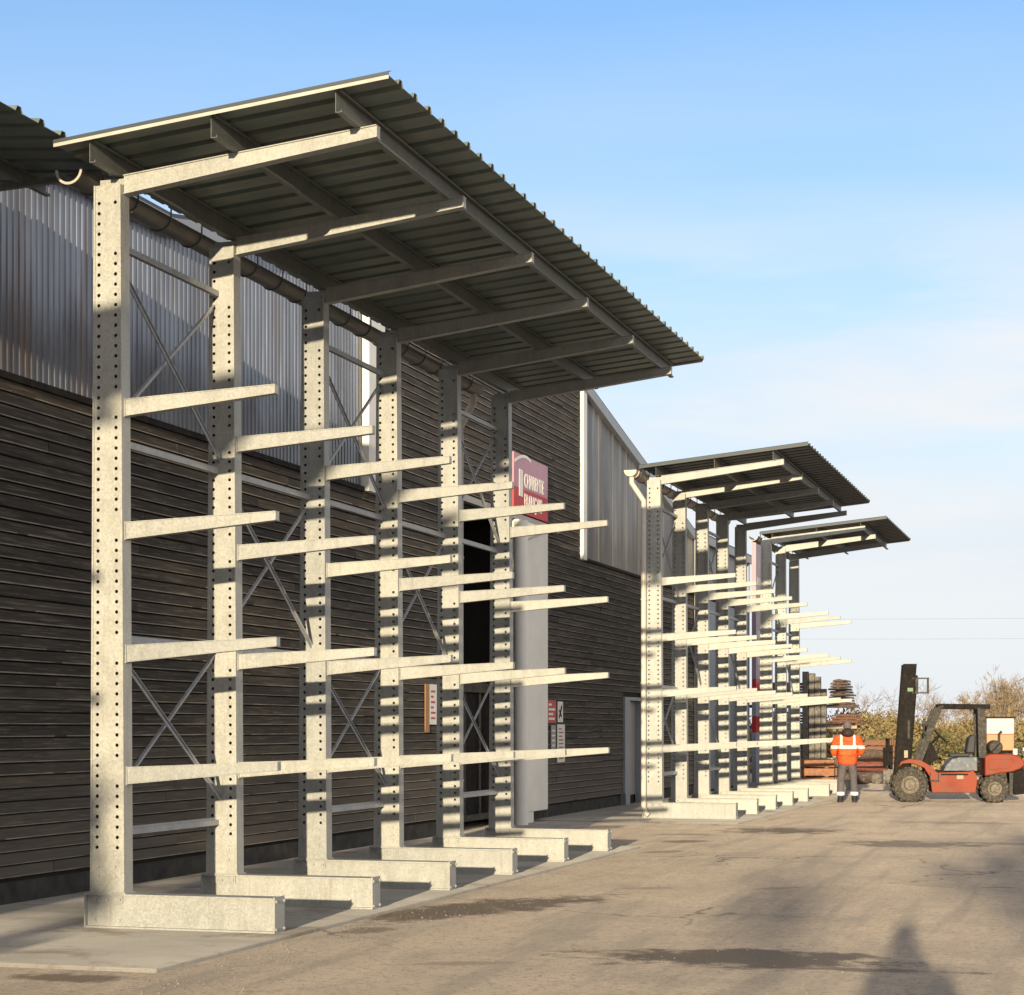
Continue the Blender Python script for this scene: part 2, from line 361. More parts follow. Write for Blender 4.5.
hs = N(nt, 'ShaderNodeHueSaturation'); hs.inputs['Saturation'].default_value = .95; hs.inputs['Hue'].default_value = .503; nt.links.new(sky.outputs[0], hs.inputs['Color'])
skycol = mixc(nt, math_(nt, 'MULTIPLY', veil, .95), hs.outputs[0], (2.5,2.66,2.86))
mp2 = N(nt, 'ShaderNodeMapping'); mp2.inputs['Scale'].default_value = (1.5,1.5,2.2); nt.links.new(tc.outputs['Generated'], mp2.inputs[0])
c2 = N(nt, 'ShaderNodeTexNoise'); c2.inputs['Scale'].default_value = 1.9; c2.inputs['Detail'].default_value = 5; nt.links.new(mp2.outputs[0], c2.inputs['Vector'])
# broken cloud added out of view, overhead and yard side, to whiten the shade
away = math_(nt, 'ADD', math_(nt, 'MULTIPLY', sp.outputs[2], 1.0), math_(nt, 'MULTIPLY', math_(nt, 'SUBTRACT', math_(nt, 'ADD', sp.outputs[0], .2), math_(nt, 'MULTIPLY', sp.outputs[1], .35)), .75))
cl = math_(nt, 'MULTIPLY', ramp(nt, away, [(.34,(0,0,0)),(.55,(1,1,1))]), ramp(nt, c2.outputs['Fac'], [(.36,(.55,.55,.55)),(.58,(1,1,1))]))
skycol = mixc(nt, ramp(nt, sp.outputs[2], [(0,(.95,.95,.95)),(.06,(.8,.8,.8)),(.14,(0,0,0))]), skycol, (2.55,2.68,2.82))
mp3 = N(nt, 'ShaderNodeMapping'); mp3.inputs['Scale'].default_value = (2.2,2.2,13); mp3.inputs['Location'].default_value = (.3,.1,.4); nt.links.new(tc.outputs['Generated'], mp3.inputs[0])
c3 = N(nt, 'ShaderNodeTexNoise'); c3.inputs['Scale'].default_value = 1.5; c3.inputs['Detail'].default_value = 6; c3.inputs['Roughness'].default_value = .55; c3.inputs['Distortion'].default_value = .35; nt.links.new(mp3.outputs[0], c3.inputs['Vector'])
wisp = math_(nt, 'MULTIPLY', ramp(nt, sp.outputs[2], [(.04,(.4,.4,.4)),(.10,(1,1,1)),(.19,(1,1,1)),(.27,(0,0,0))]), ramp(nt, c3.outputs['Fac'], [(.42,(0,0,0)),(.60,(.85,.85,.85))]))
skycol = mixc(nt, wisp, skycol, (2.75,2.8,2.85))
skycol = mixc(nt, math_(nt, 'MULTIPLY', cl, .9), skycol, (2.9,2.72,2.5))
nt.links.new(skycol, bg.inputs['Color']); bg.inputs['Strength'].default_value = .15
vs = scene.view_settings; vs.view_transform = 'Standard'; vs.look = 'None'; vs.exposure = 1.12; vs.gamma = 1; vs.use_curve_mapping = False

# ------------------------------------------------------------------ setting
YG = -.028
g = MB(); g.add([(-900,-600,YG),(900,-600,YG),(900,1500,YG),(-900,1500,YG)], [(0,1,2,3)])
tag(g.build('ground', M['ground']), kind='structure')
def slab(y0, y1, x1):
    s = MB(); s.box(-9.78, y0, YG-.1, x1, y1, 0); return s
s = slab(11.9, 26.1, -6.16); s.box(-9.78, 32.9, YG-.1, -6.05, 44.2, 0); s.box(-9.0, 45.0, YG-.1, -6.05, 52.6, 0)
s.box(-9.78, 26.14, YG-.1, -8.6, 32.86, -.015); s.box(-9.78, -7, YG-.1, -6.2, .9, 0)
tag(s.build('pavement', M['slab'], bevel=.012), kind='structure')

# ------------------------------------------------------------------ cantilever racks
SP = 2.139; ZT = 6.05; ZB = .28
def hw(z): return .156 + (.121-.156)*(z-ZB)/(ZT-ZB)
def column_mesh():
    m = MB(); pitch = 1/12.; r = .0155; cw = .023
    uL, uR = -.62, .58
    def X(u, z, off=0): return u*hw(z) + off
    nrow = int((ZT-ZB)/pitch)
    zs = [ZB + i*pitch for i in range(nrow)] + [ZT]
    arms = (1.25, 2.25, 3.265, 4.28)
    for i in range(len(zs)-1):
        z0, z1 = zs[i], zs[i+1]; zc = (z0+z1)/2
        full = abs(z1-z0-pitch) < 1e-6
        hL = full and z0 > ZB+.30 and z1 < ZT-.02
        hR = full and z0 > ZB+.30 and z1 < ZT-.45 and not any(abs(zc-a) < .09 for a in arms)
        if full and abs(zc-(ZT-.1)) < .05: hR = True
        def quad(ua, oa, ub, ob): m.add([(X(ua,z0,oa),0,z0),(X(ub,z0,ob),0,z0),(X(ub,z1,ob),0,z1),(X(ua,z1,oa),0,z1)], [(0,1,2,3)])
        quad(-1,0,uL,-cw); quad(uL,cw,uR,-cw); quad(uR,cw,1,0)
        for u, hole in ((uL,hL),(uR,hR)):
            if not hole: quad(u,-cw,u,cw); continue
            cx = X(u,zc); xl0, xr0, xl1, xr1 = X(u,z0,-cw), X(u,z0,cw), X(u,z1,-cw), X(u,z1,cw)
            outer = [(xr0,z0),((xr0+xr1)/2,zc),(xr1,z1),((xl1+xr1)/2,z1),(xl1,z1),((xl0+xl1)/2,zc),(xl0,z0),((xl0+xr0)/2,z0)]
            vs = [(a,0,b) for a,b in outer]; ang = [-45,0,45,90,135,180,225,270]
            vs += [(cx+r*math.cos(R(t)),0,zc+r*math.sin(R(t))) for t in ang]
            vs += [(cx+r*math.cos(R(t)),.006,zc+r*math.sin(R(t))) for t in ang]
            fs = [(k,(k+1)%8,8+(k+1)%8,8+k) for k in range(8)] + [(8+k,8+(k+1)%8,16+(k+1)%8,16+k) for k in range(8)]
            m.add(vs, fs)
    D = .14
    a, b = hw(ZB), hw(ZT)
    m.add([(-a,0,ZB),(-a,D,ZB),(-b,D,ZT),(-b,0,ZT)], [(0,1,2,3)])
    m.add([(a,0,ZB),(a,D,ZB),(b,D,ZT),(b,0,ZT)], [(3,2,1,0)])
    m.add([(-a,D,ZB),(a,D,ZB),(b,D,ZT),(-b,D,ZT)], [(3,2,1,0)])
    m.add([(-b,0,ZT),(b,0,ZT),(b,D,ZT),(-b,D,ZT)], [(0,1,2,3)])
    for sgn in (-1, 1):       # turned lips of the channel, proud of the web
        m.prism([(0,0),(.016,0),(.016,.008),(0,.008)],
                lambda p: (sgn*(a-p[0]), -.0005-p[1], ZB), lambda p: (sgn*(b-p[0]), -.0005-p[1], ZT))
    for (x, z) in ((-.08,.42),(.07,.42),(-.08,.50),(.07,.50)):      # foot bolts
        m.tube([(x,0,z),(x,-.014,z)], .014, 6)
    m.box(-.17,-.02,ZB+.001,.17,.16,ZB+.012)
    return m.mesh('column', M['galv'])
def base_mesh():
    m = MB(); x0, x1 = -.188, 1.48
    m.box(x0,-.02,0,x1,.16,.014); m.box(x0,-.02,.266,x1,.16,.2795)
    m.box(x0,.016,.0145,x1,.028,.2655)
    m.box(x0-.012,-.026,-.001+.002,x0-.0005,.166,.284); m.box(x1+.0005,-.026,.001,x1+.012,.166,.288)
    for sx in (-.12,-.02,.1): m.tube([(sx,.016,.235),(sx,.004,.235)], .013, 6); 
    for sx in (-.12,.1): m.tube([(sx,.016,.06),(sx,.004,.06)], .013, 6)
    for z in (.03,.25):
        for y in (-.008,.148): m.tube([(x1+.012,y,z),(x1+.026,y,z)], .012, 6)
    m.box(-.135,.004,.20,.135,.0155,.262)
    for sx in (-.11,0,.11):
        m.tube([(sx,.004,.23),(sx,-.012,.23)], .014, 6)
    return m.mesh('base_beam', M['galv'])
def arm_mesh():
    m = MB(); L0, L1 = .0, 1.325; ya, yb = .035, .105
    def top(x): return .047*(x/L1)*1.0
    h0, h1 = .125, .058
    m.prism([(0,0),(1,0),(1,1),(0,1)], lambda p: (L0, ya+(yb-ya)*p[0], -h0*(1-p[1])), lambda p: (L1, ya+(yb-ya)*p[0], top(L1)-h1*(1-p[1])))
    # thin rolled edges along top and foot
    for k in (0, 1):
        zz0 = -h0*k - (.001 if k else -.0008); zz1 = top(L1)-h1*k - (.001 if k else -.0008); t = -.007 if k else .007
        m.prism([(0,0),(1,0),(1,1),(0,1)], lambda p: (L0, ya-.005+(yb-ya+.01)*p[0], zz0+t*p[1]), lambda p: (L1, ya-.005+(yb-ya+.01)*p[0], zz1+t*p[1]))
    m.box(-.010,.025,-.14,-.001,.115,.012)
    return m.mesh('arm', M['galv'])
def stop_mesh():
    m = MB(); m.box(1.326,.03,-.018,1.337,.11,.058); return m.mesh('end_stop', M['galv_dull'])
def rafter_mesh():
    m = MB(); a, b = -.10, 2.327
    z0, z1 = 6.123, 6.336
    m.prism([(0,0),(1,0),(1,1),(0,1)], lambda p: (.125, .045+.07*p[0], z0-.138*(1-p[1])), lambda p: (b, .045+.07*p[0], z1-.081*(1-p[1])))
    for k in (0, 1):
        za = z0-.138*k + (-.001 if k else .001); zb = z1-.081*k + (-.001 if k else .001); t = -.008 if k else .008
        m.prism([(0,0),(1,0),(1,1),(0,1)], lambda p: (.125,.03+.1*p[0],za+t*p[1]), lambda p: (b,.03+.1*p[0],zb+t*p[1]))
    m.box(-.115,.04,ZT+.001,.123,.12,ZT+.012)
    m.box(-.10,.06,ZT+.013,.123,.10,6.11)
    return m.mesh('rafter', M['galv'])
ME = dict(column=column_mesh(), base=base_mesh(), arm=arm_mesh(), stop=stop_mesh(), rafter=rafter_mesh())
XC = -7.803
def sheet_z(x): return 6.51 + (x+5.64)*.095       # underside of the roof sheet's pans, world x
def corrugated(m, y0, y1, xa, za, xb, zb, pitch=.333, hgt=.045, thk=.004):
    prof = []; y = y0
    while y < y1-.02:
        seg = [(y,0),(y+pitch*.62,0),(y+pitch*.70,hgt),(y+pitch*.86,hgt),(y+pitch*.94,0)]
        prof += [p for p in seg if p[0] < y1]; y += pitch
    prof.append((y1, 0))
    n = len(prof)
    vs = []
    for (x, z) in ((xa,za),(xb,zb)):
        vs += [(x,p[0],z+p[1]) for p in prof] + [(x,p[0],z+p[1]+thk) for p in prof]
    fs = []
    for k in range(n-1):
        fs.append((k,k+1,2*n+k+1,2*n+k)); fs.append((n+k,3*n+k,3*n+k+1,n+k+1))
        fs.append((k,n+k,n+k+1,k+1)); fs.append((2*n+k,2*n+k+1,3*n+k+1,3*n+k))
    fs += [(0,2*n,3*n,n),(n-1,2*n-1,4*n-1,3*n-1)]
    m.add(vs, fs)

def cee(m, x, y0, y1, zlo, h=.13, fl=.05, t=.004):
    m.box(x, y0, zlo, x+t, y1, zlo+h)
    m.box(x+t+.0005, y0, zlo, x+fl, y1, zlo+t); m.box(x+t+.0005, y0, zlo+h-t, x+fl, y1, zlo+h)
    m.box(x+fl-t, y0, zlo+t+.0005, x+fl, y1, zlo+.02); m.box(x+fl-t, y0, zlo+h-.02, x+fl, y1, zlo+h-t-.0005)

def rack(y0, n, label, ca, cb, sheet, gut, ga, gb, pipes=(), cap=False, fullbrace=True):
    O = Vector((XC, y0, 0))
    t = thing('cantilever_rack', label, 'storage rack', O, 0, 'galvanised cantilever racks along the warehouse')
    for i in range(n):
        c = link('column', ME['column'], t, (0, i*SP, 0))
        link('base_beam', ME['base'], c)
        for z in (1.305, 2.30, 3.302, 4.302):
            a = link('arm', ME['arm'], c, (hw(z)+.012, 0, z + rnd.uniform(-.004,.004))); a.rotation_euler = (0, rnd.uniform(-.004,.004), rnd.uniform(-.006,.006))
            a['shape'] = 'tapered'
        link('rafter', ME['rafter'], c)
    zs = (.76, 2.36, 3.99, 5.62)
    bx = -.05
    for i in range(n-1):
        ya, yb = i*SP+.142, (i+1)*SP-.003
        up = i % 2 == 0
        for k, z in enumerate(zs):
            if not up and k in (0, 3): continue
            b = MB(); b.bar((bx,ya,z),(bx,yb,z),.045,.05); b.bar((bx-.018,ya,z+.027),(bx-.018,yb,z+.027),.008,.03); b.build('brace_rail', M['galv_dull'], t)
        cells = ((.98,2.28),(4.08,5.5)) if up else ((2.46,3.86),)
        for (za, zb) in cells:
            b = MB(); b.bar((bx+.035,ya,zb),(bx+.035,yb,za),.01,.042); b.bar((bx+.048,ya,zb+.018),(bx+.048,yb,za+.018),.016,.006); b.build('diagonal_brace', M['galv_dull'], t)
            b = MB(); b.bar((bx-.035,ya,za),(bx-.035,yb,zb),.01,.042); b.bar((bx-.022,ya,za+.018),(bx-.022,yb,zb+.018),.016,.006); b.build('diagonal_brace', M['galv_dull'], t)
            for (yy, zz) in ((yb,za),(yb,zb)):
                pass
    # roof
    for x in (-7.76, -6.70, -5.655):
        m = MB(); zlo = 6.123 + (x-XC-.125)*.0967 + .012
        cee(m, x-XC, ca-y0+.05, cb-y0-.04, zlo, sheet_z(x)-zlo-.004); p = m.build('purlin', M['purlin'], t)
    xo = -5.2 if y0 < 20 else -5.03
    m = MB(); corrugated(m, ca-y0, cb-y0, -8.05-XC, sheet_z(-8.05), xo-XC, sheet_z(xo)); rs = m.build('roof_sheet', sheet, t)
    a0, a1 = -8.05-XC, xo-XC; za, zb = sheet_z(-8.05), sheet_z(xo)
    for yy, sg in ((ca-y0,-1),(cb-y0,1)):
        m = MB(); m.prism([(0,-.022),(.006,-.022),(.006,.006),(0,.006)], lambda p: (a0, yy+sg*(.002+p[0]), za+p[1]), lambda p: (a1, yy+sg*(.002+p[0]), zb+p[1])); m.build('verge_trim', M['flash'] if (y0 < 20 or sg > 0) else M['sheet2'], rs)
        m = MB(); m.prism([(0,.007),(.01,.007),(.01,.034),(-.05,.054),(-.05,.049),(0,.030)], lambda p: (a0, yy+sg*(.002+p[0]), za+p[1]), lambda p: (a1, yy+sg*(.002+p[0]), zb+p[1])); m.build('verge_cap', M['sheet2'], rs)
    # half-round gutter on the rear edge
    gx, gz, gr = -8.19-XC, 6.225, .115
    m = MB(); prof = []
    for k in range(13):
        a = math.pi + math.pi*k/12; prof.append((gx+gr*math.cos(a), gz+gr*math.sin(a)))
    inner = [(gx+(gr-.006)*math.cos(math.pi+math.pi*k/12), gz+(gr-.006)*math.sin(math.pi+math.pi*k/12)) for k in range(12,-1,-1)]
    m.prism(prof+inner, lambda p: (p[0], ga-y0, p[1]), lambda p: (p[0], gb-y0, p[1]))
    gm = m.build('gutter', gut, t, auto=40)
    if cap:
        m = MB(); m.prism(prof, lambda p: (p[0], ga-y0-.012, p[1]), lambda p: (p[0], ga-y0-.001, p[1])); m.build('gutter_cap', M['gutter_w'], gm)
        m = MB()
        m.tube([(gx+1.03*gr*math.cos(math.pi+math.pi*k/12), ga-y0+.18, gz+1.03*gr*math.sin(math.pi+math.pi*k/12)) for k in range(13)], .012, 6); m.build('gutter_collar', M['gutter_w'], gm)
    else:
        m = MB(); m.tube([(gx+gr*math.cos(math.pi+math.pi*k/12), ga-y0-.004, gz+gr*math.sin(math.pi+math.pi*k/12)) for k in range(13)], .012, 6); m.build('gutter_lip', M['gutter_w'], gm)
    bm = None; yy = ga-y0+.35
    while yy < gb-y0-.05:
        if bm is None:
            m = MB(); m.tube([(gx+(gr+.006)*math.cos(math.pi+math.pi*k/10), 0, gz+(gr+.006)*math.sin(math.pi+math.pi*k/10)) for k in range(11)] + [(gx+gr+.006,0,gz+.09)], .009, 5)
            bm = m.mesh('gutter_bracket', M['gutter'])
        link('gutter_bracket', bm, gm, (0,yy,0)); yy += .62
    for (py, mt, dx) in pipes:
        m = MB(); px = -8.33-XC+dx
        m.tube([(gx,py-y0,gz-gr+.01),(gx,py-y0,gz-.22),(gx+(px-gx)*.3,py-y0,gz-.32),(px,py-y0,gz-.55),(px,py-y0,gz-.7),(px,py-y0,.22),(px+.03,py-y0,.1),(px+.09,py-y0,.05)], .048, 12)
        for z in (.9,2.4,3.9,5.3): m.tube([(px,py-y0,z),(px,py-y0,z+.03)], .056, 12)
        m.build('downpipe', mt, t, auto=50)
    return t
rack(14.22, 6, 'six-column galvanised cantilever rack with a dark sheet roof, nearest and tallest in view', 13.80, 25.75, M['sheet'], M['gutter'], 14.28, 25.1, [(24.95, M['gutter_w'], -.05)])
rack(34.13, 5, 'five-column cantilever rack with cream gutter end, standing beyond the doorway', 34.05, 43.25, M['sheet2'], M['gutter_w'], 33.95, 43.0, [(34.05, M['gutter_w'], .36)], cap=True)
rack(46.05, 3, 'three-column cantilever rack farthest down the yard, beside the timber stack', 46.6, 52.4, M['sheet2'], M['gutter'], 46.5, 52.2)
rack(-6.32, 4, 'cantilever rack beside the camera, only its shadow falling on the nearest column', -6.8, .55, M['sheet'], M['gutter'], -6.3, .3)

# ------------------------------------------------------------------ warehouse
XW = -9.72; APEX, ZAP, SL = 30.8, 9.18, .184
wh = thing('warehouse', 'long warehouse clad in dark weathered boards with ribbed translucent panels above', 'warehouse', (XW, 30, 0))
W0 = Vector((XW, 30, 0))
YA, YB = -4.0, 54.1
def verge_z(y):
    return max(7.0 if y < APEX else 6.3, ZAP - abs(y-APEX)*SL)
def wbuild(m, name, mat, parent=None, **k):
    m.v = [(p[0]-W0.x, p[1]-W0.y, p[2]-W0.z) for p in m.v]
    return m.build(name, mat, parent or wh, **k)
OPEN = [(28.2,31.75,0,5.08),(39.55,41.25,0,2.27),(47.3,54.3,0,4.82)]
m = MB(); me2 = MB()
bh = .118; z = .24; row = 0
while z < 9.2:
    segs = []
    y = YA - rnd.uniform(0,3)
    while y < YB:
        L = rnd.choice((3.0,3.6,4.2,4.8)); segs.append((max(y,YA), min(y+L-.004,YB))); y += L
    for (a, b) in segs:
        parts = [(a,b)]
        if z > 4.80:                                   # boards above the panels only in the tall middle bay
            parts = [(max(p,25.38), min(q,36.1)) for p, q in parts]
        for (oa, ob, oz0, oz1) in OPEN:
            if z < oz1 and z+bh > oz0:
                np = []
                for p, q in parts:
                    if ob <= p or oa >= q: np.append((p,q)); continue
                    if p < oa: np.append((p,oa))
                    if q > ob: np.append((ob,q))
                parts = np
        for p, q in parts:
            if q-p < .02: continue
            zt = z+bh-.012
            lim = min(verge_z(p), verge_z(q)) - .03
            if zt > lim: continue
            tn = min(1, max(0, rnd.gauss(.44,.13)))
            if z < 1.2: tn = min(1, tn+.12)
            off = rnd.uniform(-.004,.004)
            m.prism([(0,0),(.026,.006),(.024,bh-.016),(.012,bh-.008),(0,bh-.008)], lambda c: (XW+off+c[0], p, z+c[1]), lambda c: (XW+off+c[0], q, z+c[1]), tn)
            if rnd.random() < .96:                     # pale strip along the board's lower edge
                e0 = p; 
                while e0 < q-.05:
                    e1 = min(q, e0+rnd.uniform(1.5,5.0))
                    if rnd.random() < .94:
                        hh = rnd.uniform(.007,.012)
                        me2.box(XW+off+.0265, e0, z+.0062, XW+off+.029, e1, z+.0062+hh)
                    e0 = e1+rnd.uniform(.05,.5)
    z += bh; row += 1
clad = wbuild(m, 'cladding', M['clad'])
me2.v = [(p[0]-W0.x, p[1]-W0.y, p[2]) for p in me2.v]
me2.build('board_edges', M['cladedge'], clad)
m = MB()       # backing wall: solid, with the doorways left open
ys = [YA, 28.2, 31.75, 39.55, 41.25, YB]
def back(a, b, z0):
    ks = sorted([a, b] + [k for k in (APEX, APEX-(ZAP-7.0)/SL, APEX+(ZAP-6.3)/SL) if a < k < b])
    for p, q in zip(ks, ks[1:]):
        m.add([(XW-.03,p,z0),(XW-.03,q,z0),(XW-.03,q,verge_z(q)-.05),(XW-.03,p,verge_z(p)-.05),(XW-.18,p,z0),(XW-.18,q,z0),(XW-.18,q,verge_z(q)-.05),(XW-.18,p,verge_z(p)-.05)],
              [(0,1,2,3),(7,6,5,4),(0,4,5,1),(2,6,7,3),(1,5,6,2),(0,3,7,4)])
back(YA,28.2,0); back(28.2,31.75,5.08); back(31.75,39.55,0); back(39.55,41.25,2.27); back(41.25,YB,0)
wbuild(m, 'wall', M['dark'])
for ya_, yb_ in ((47.32,50.68),(50.72,54.08)):
    m = MB(); m.box(XW-.01,ya_,.05,XW+.05,yb_,4.82)
    ld_ = wbuild(m, 'loading_door', M['bluedoor'])
    for k in range(1,8):
        m = MB(); m.box(.051,ya_-30,.05+k*.585,.056,yb_-30,.07+k*.585); m.build('door_rib', M['greyblue'], ld_)
m = MB(); m.box(XW-.02, YA, -.06, XW-.006, 28.15, .2); m.box(XW-.02,31.8,-.06,XW-.006,39.4,.2); m.box(XW-.02,41.3,-.06,XW-.006,YB,.2)
wbuild(m, 'plinth', M['concrete2'])
# ribbed translucent panels
def ribbed(m, y0, y1, z0, zf, pitch=.105, dep=.010, x=XW+.01):
    y = y0; pts = []
    while y < y1:
        pts += [(y,0),(y+pitch*.55,0),(y+pitch*.63,dep),(y+pitch*.92,dep)]; y += pitch
    pts = [p for p in pts if p[0] <= y1]
    vs = []
    for (yy, d) in pts: vs += [(x+d,yy,z0),(x+d,yy,zf(yy))]
    m.add(vs, [(2*k,2*k+2,2*k+3,2*k+1) for k in range(len(pts)-1)])
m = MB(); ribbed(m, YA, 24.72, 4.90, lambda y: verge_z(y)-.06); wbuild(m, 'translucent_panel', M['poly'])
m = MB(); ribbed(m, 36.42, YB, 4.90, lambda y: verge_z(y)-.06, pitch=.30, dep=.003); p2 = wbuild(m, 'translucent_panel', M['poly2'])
for y in (37.55, 38.7, 39.85, 41.0, 42.2, 43.4, 45.6, 48., 50.4, 52.8):
    m = MB(); m.box(.0145,y-W0.y,4.92,.0165,y+.035-W0.y,verge_z(y)-.07); m.build('panel_joint', M['doorgrey'], p2)
m = MB(); m.box(XW-.01,YA,4.83,XW+.06,24.70,4.895); wbuild(m, 'panel_sill', M['charcoal'])
m = MB(); m.box(XW-.01,36.40,4.84,XW+.05,YB,4.895); wbuild(m, 'panel_sill', M['charcoal'])
m = MB(); m.box(XW-.02,24.74,4.84,XW+.11,25.36,8.0); wbuild(m, 'corner_trim', M['white'], bevel=.006)
m = MB(); m.box(XW-.02,36.12,4.84,XW+.09,36.38,verge_z(36.3)-.02); wbuild(m, 'corner_trim', M['white'], bevel=.006)
m = MB(); m.box(XW-.3,YB+.002,0,XW+.07,YB+.15,verge_z(YB)-.1); wbuild(m, 'corner_trim', M['greyblue'], bevel=.006)
m = MB(); m.tube([(XW+.14,46.7,6.2),(XW+.14,46.7,.05)], .085, 14); wbuild(m, 'downpipe', M['white'], auto=40)
# verge boards and roof
kn = [YA, APEX-(ZAP-7.0)/SL, APEX, APEX+(ZAP-6.3)/SL, YB+.3]
m = MB(); r_ = MB()
for p, q in zip(kn, kn[1:]):
    m.prism([(-.02,-.1),(.12,-.1),(.12,.1),(-.02,.1)], lambda c: (XW+c[0],p,verge_z(p)+c[1]), lambda c: (XW+c[0],q,verge_z(q)+c[1]))
    r_.add([(XW+.10,p,verge_z(p)+.102),(XW+.10,q,verge_z(q)+.102),(XW-22,q,verge_z(q)+.102),(XW-22,p,verge_z(p)+.102),(XW+.10,p,verge_z(p)+.15),(XW+.10,q,verge_z(q)+.15),(XW-22,q,verge_z(q)+.15),(XW-22,p,verge_z(p)+.15)],
           [(3,2,1,0),(4,5,6,7),(0,1,5,4),(2,3,7,6),(1,2,6,5),(0,4,7,3)])
wbuild(m, 'verge_board', M['greyblue']); wbuild(r_, 'roof', M['sheet2'])
m = MB(); m.box(XW-21.8,YB-.1,0,XW-.19,YB,6.6); m.box(XW-21.8,YA,0,XW-.19,YA+.1,6.6); m.box(XW-22,YA,0,XW-21.81,YB,6.6)
wbuild(m, 'rear_wall', M['clad'])
# lean-to awning on the near bay
m = MB(); corrugated(m, 4.0, 15.35, -8.03, 6.37, XW+.13, 6.50); aw = wbuild(m, 'awning', M['sheet'])
m = MB(); cee(m, -8.95, 4.05, 15.2, 6.30, .12); m.v = [(p[0]-W0.x, p[1]-W0.y, p[2]) for p in m.v]; m.build('purlin', M['purlin'], aw)
for y in (5.5,8.6,11.7,14.8):
    m = MB(); m.bar((.05,y-W0.y,6.27),(-8.1-XW,y-W0.y,6.335),.05,.05); m.build('bracket', M['purlin'], aw)
# main doorway: dark opening, grey inner door, white sliding leaf
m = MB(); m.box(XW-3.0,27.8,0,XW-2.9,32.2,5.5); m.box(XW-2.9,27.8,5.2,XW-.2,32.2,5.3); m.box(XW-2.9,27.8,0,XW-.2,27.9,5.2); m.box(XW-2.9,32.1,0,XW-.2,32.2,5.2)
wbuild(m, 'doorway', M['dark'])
m = MB(); m.box(XW-.35,28.25,.1,XW-.29,31.7,2.35); dr = wbuild(m, 'inner_door', M['charcoal'])
m = MB()
for y in (28.3,29.1,29.9,30.7,31.55): m.box(XW-.288,y,.12,XW-.25,y+.08,2.33)
m.box(XW-.249,28.25,2.2,XW-.22,31.7,2.36); m.box(XW-.249,28.25,.1,XW-.22,31.7,.2)
m.v = [(p[0]-W0.x, p[1]-W0.y, p[2]) for p in m.v]; m.build('frame', M['guardgrey'], dr)
m = MB(); m.box(XW+.04,31.45,.17,XW+.20,33.25,5.14); sd = wbuild(m, 'sliding_door', M['white'], bevel=.012)
m = MB(); m.box(XW+.045,31.43,-.04,XW+.20,32.35,.168); m.tube([(XW+.26,31.40,-.02),(XW+.26,31.40,5.10)], .12, 20)
m.v = [(p[0]-W0.x, p[1]-W0.y, p[2]) for p in m.v]; m.build('door_guide', M['white'], sd, auto=40)
m = MB(); m.box(XW+.04,28.1,5.15,XW+.14,34.2,5.25); m.v = [(p[0]-W0.x, p[1]-W0.y, p[2]) for p in m.v]; m.build('track', M['doorgrey'], sd)
m = MB(); m.bar((XW+.215,31.55,4.75),(XW+.215,33.15,5.10),.02,.03); m.v = [(p[0]-W0.x, p[1]-W0.y, p[2]) for p in m.v]; m.build('lit_edge_bar', M['flash'], sd)  # pale diagonal bar added to stand for the edge of light across the leaf
# side door
m = MB(); m.box(XW-.14,40.15,.18,XW-.09,41.14,2.18); pd = wbuild(m, 'side_door', M['doorgrey'])
m = MB(); m.box(XW-.1,39.55,0,XW+.07,39.98,2.26); m.box(XW-.1,41.15,0,XW+.07,41.25,2.26); m.box(XW-.1,39.985,2.19,XW+.07,41.145,2.26); m.box(XW+.071,39.5,0,XW+.1,39.7,.25)
m.v = [(p[0]-W0.x, p[1]-W0.y, p[2]) for p in m.v]; m.build('frame', M['greyblue'], pd)
m = MB(); m.tube([(XW-.09,40.3,1.05),(XW-.03,40.3,1.05),(XW-.03,40.42,1.05)], .012, 8); m.v = [(p[0]-W0.x, p[1]-W0.y, p[2]) for p in m.v]; m.build('handle', M['galv_dull'], pd)
m = MB(); m.box(XW-.14,39.99,.0,XW-.12,41.14,.17); m.v = [(p[0]-W0.x, p[1]-W0.y, p[2]) for p in m.v]; m.build('threshold', M['dark'], pd)

# ------------------------------------------------------------------ signs
def text_part(txt, size, y, z, x, mat, parent, sx=1, name='lettering', font_bold=.0):
    cu = bpy.data.curves.new(name, 'FONT'); cu.body = txt; cu.size = size; cu.extrude = .003; cu.offset = font_bold
    o = bpy.data.objects.new(name, cu); col.objects.link(o)
    dg = bpy.context.evaluated_depsgraph_get(); dg.update()
    me = bpy.data.meshes.new_from_object(o.evaluated_get(dg)); bpy.data.objects.remove(o)
    mm = [(v.co.x*sx, v.co.y, v.co.z) for v in me.vertices]
    for v, (a, b, c) in zip(me.vertices, mm): v.co = (c, a, b)          # faces +X, reads along +Y
    me.materials.clear(); me.materials.append(mat); me.update()
    return link(name, me, parent, (x, y, z))
sx_ = XW+.055
sg = thing('company_sign', 'pink and red sign with white lettering, high on the boards above the white door', 'sign', (sx_, 31.55, 5.3))
m = MB(); m.box(0,0,.42,.03,2.08,1.0); m.build('panel', M['pink'], sg)
m = MB(); m.box(0,0,0,.03,2.08,.418); m.build('panel', M['red'], sg)
m = MB(); m.box(.032,.62,.36,.036,1.98,.415); m.build('stripe', M['red'], sg)
m = MB(); m.box(.032,.30,.28,.037,.52,.74); m.build('logo_bar', M['white'], sg)
m = MB()
arc = [(.05+.95*k/16, .85+.14*math.sin(math.pi*(k/16)*.75)) for k in range(17)]
for (a, b), (c, d) in zip(arc, arc[1:]): m.bar((.034,a,b),(.034,c,d),.004,.05,(0,0,1))
m.build('logo_arc', M['white'], sg)
text_part('CHARENTE', .33, .62, .47, .033, M['white'], sg, .72, font_bold=.008)
text_part('FRANÇAIS', .33, .62, .12, .033, M['white'], sg, .72, font_bold=.008)
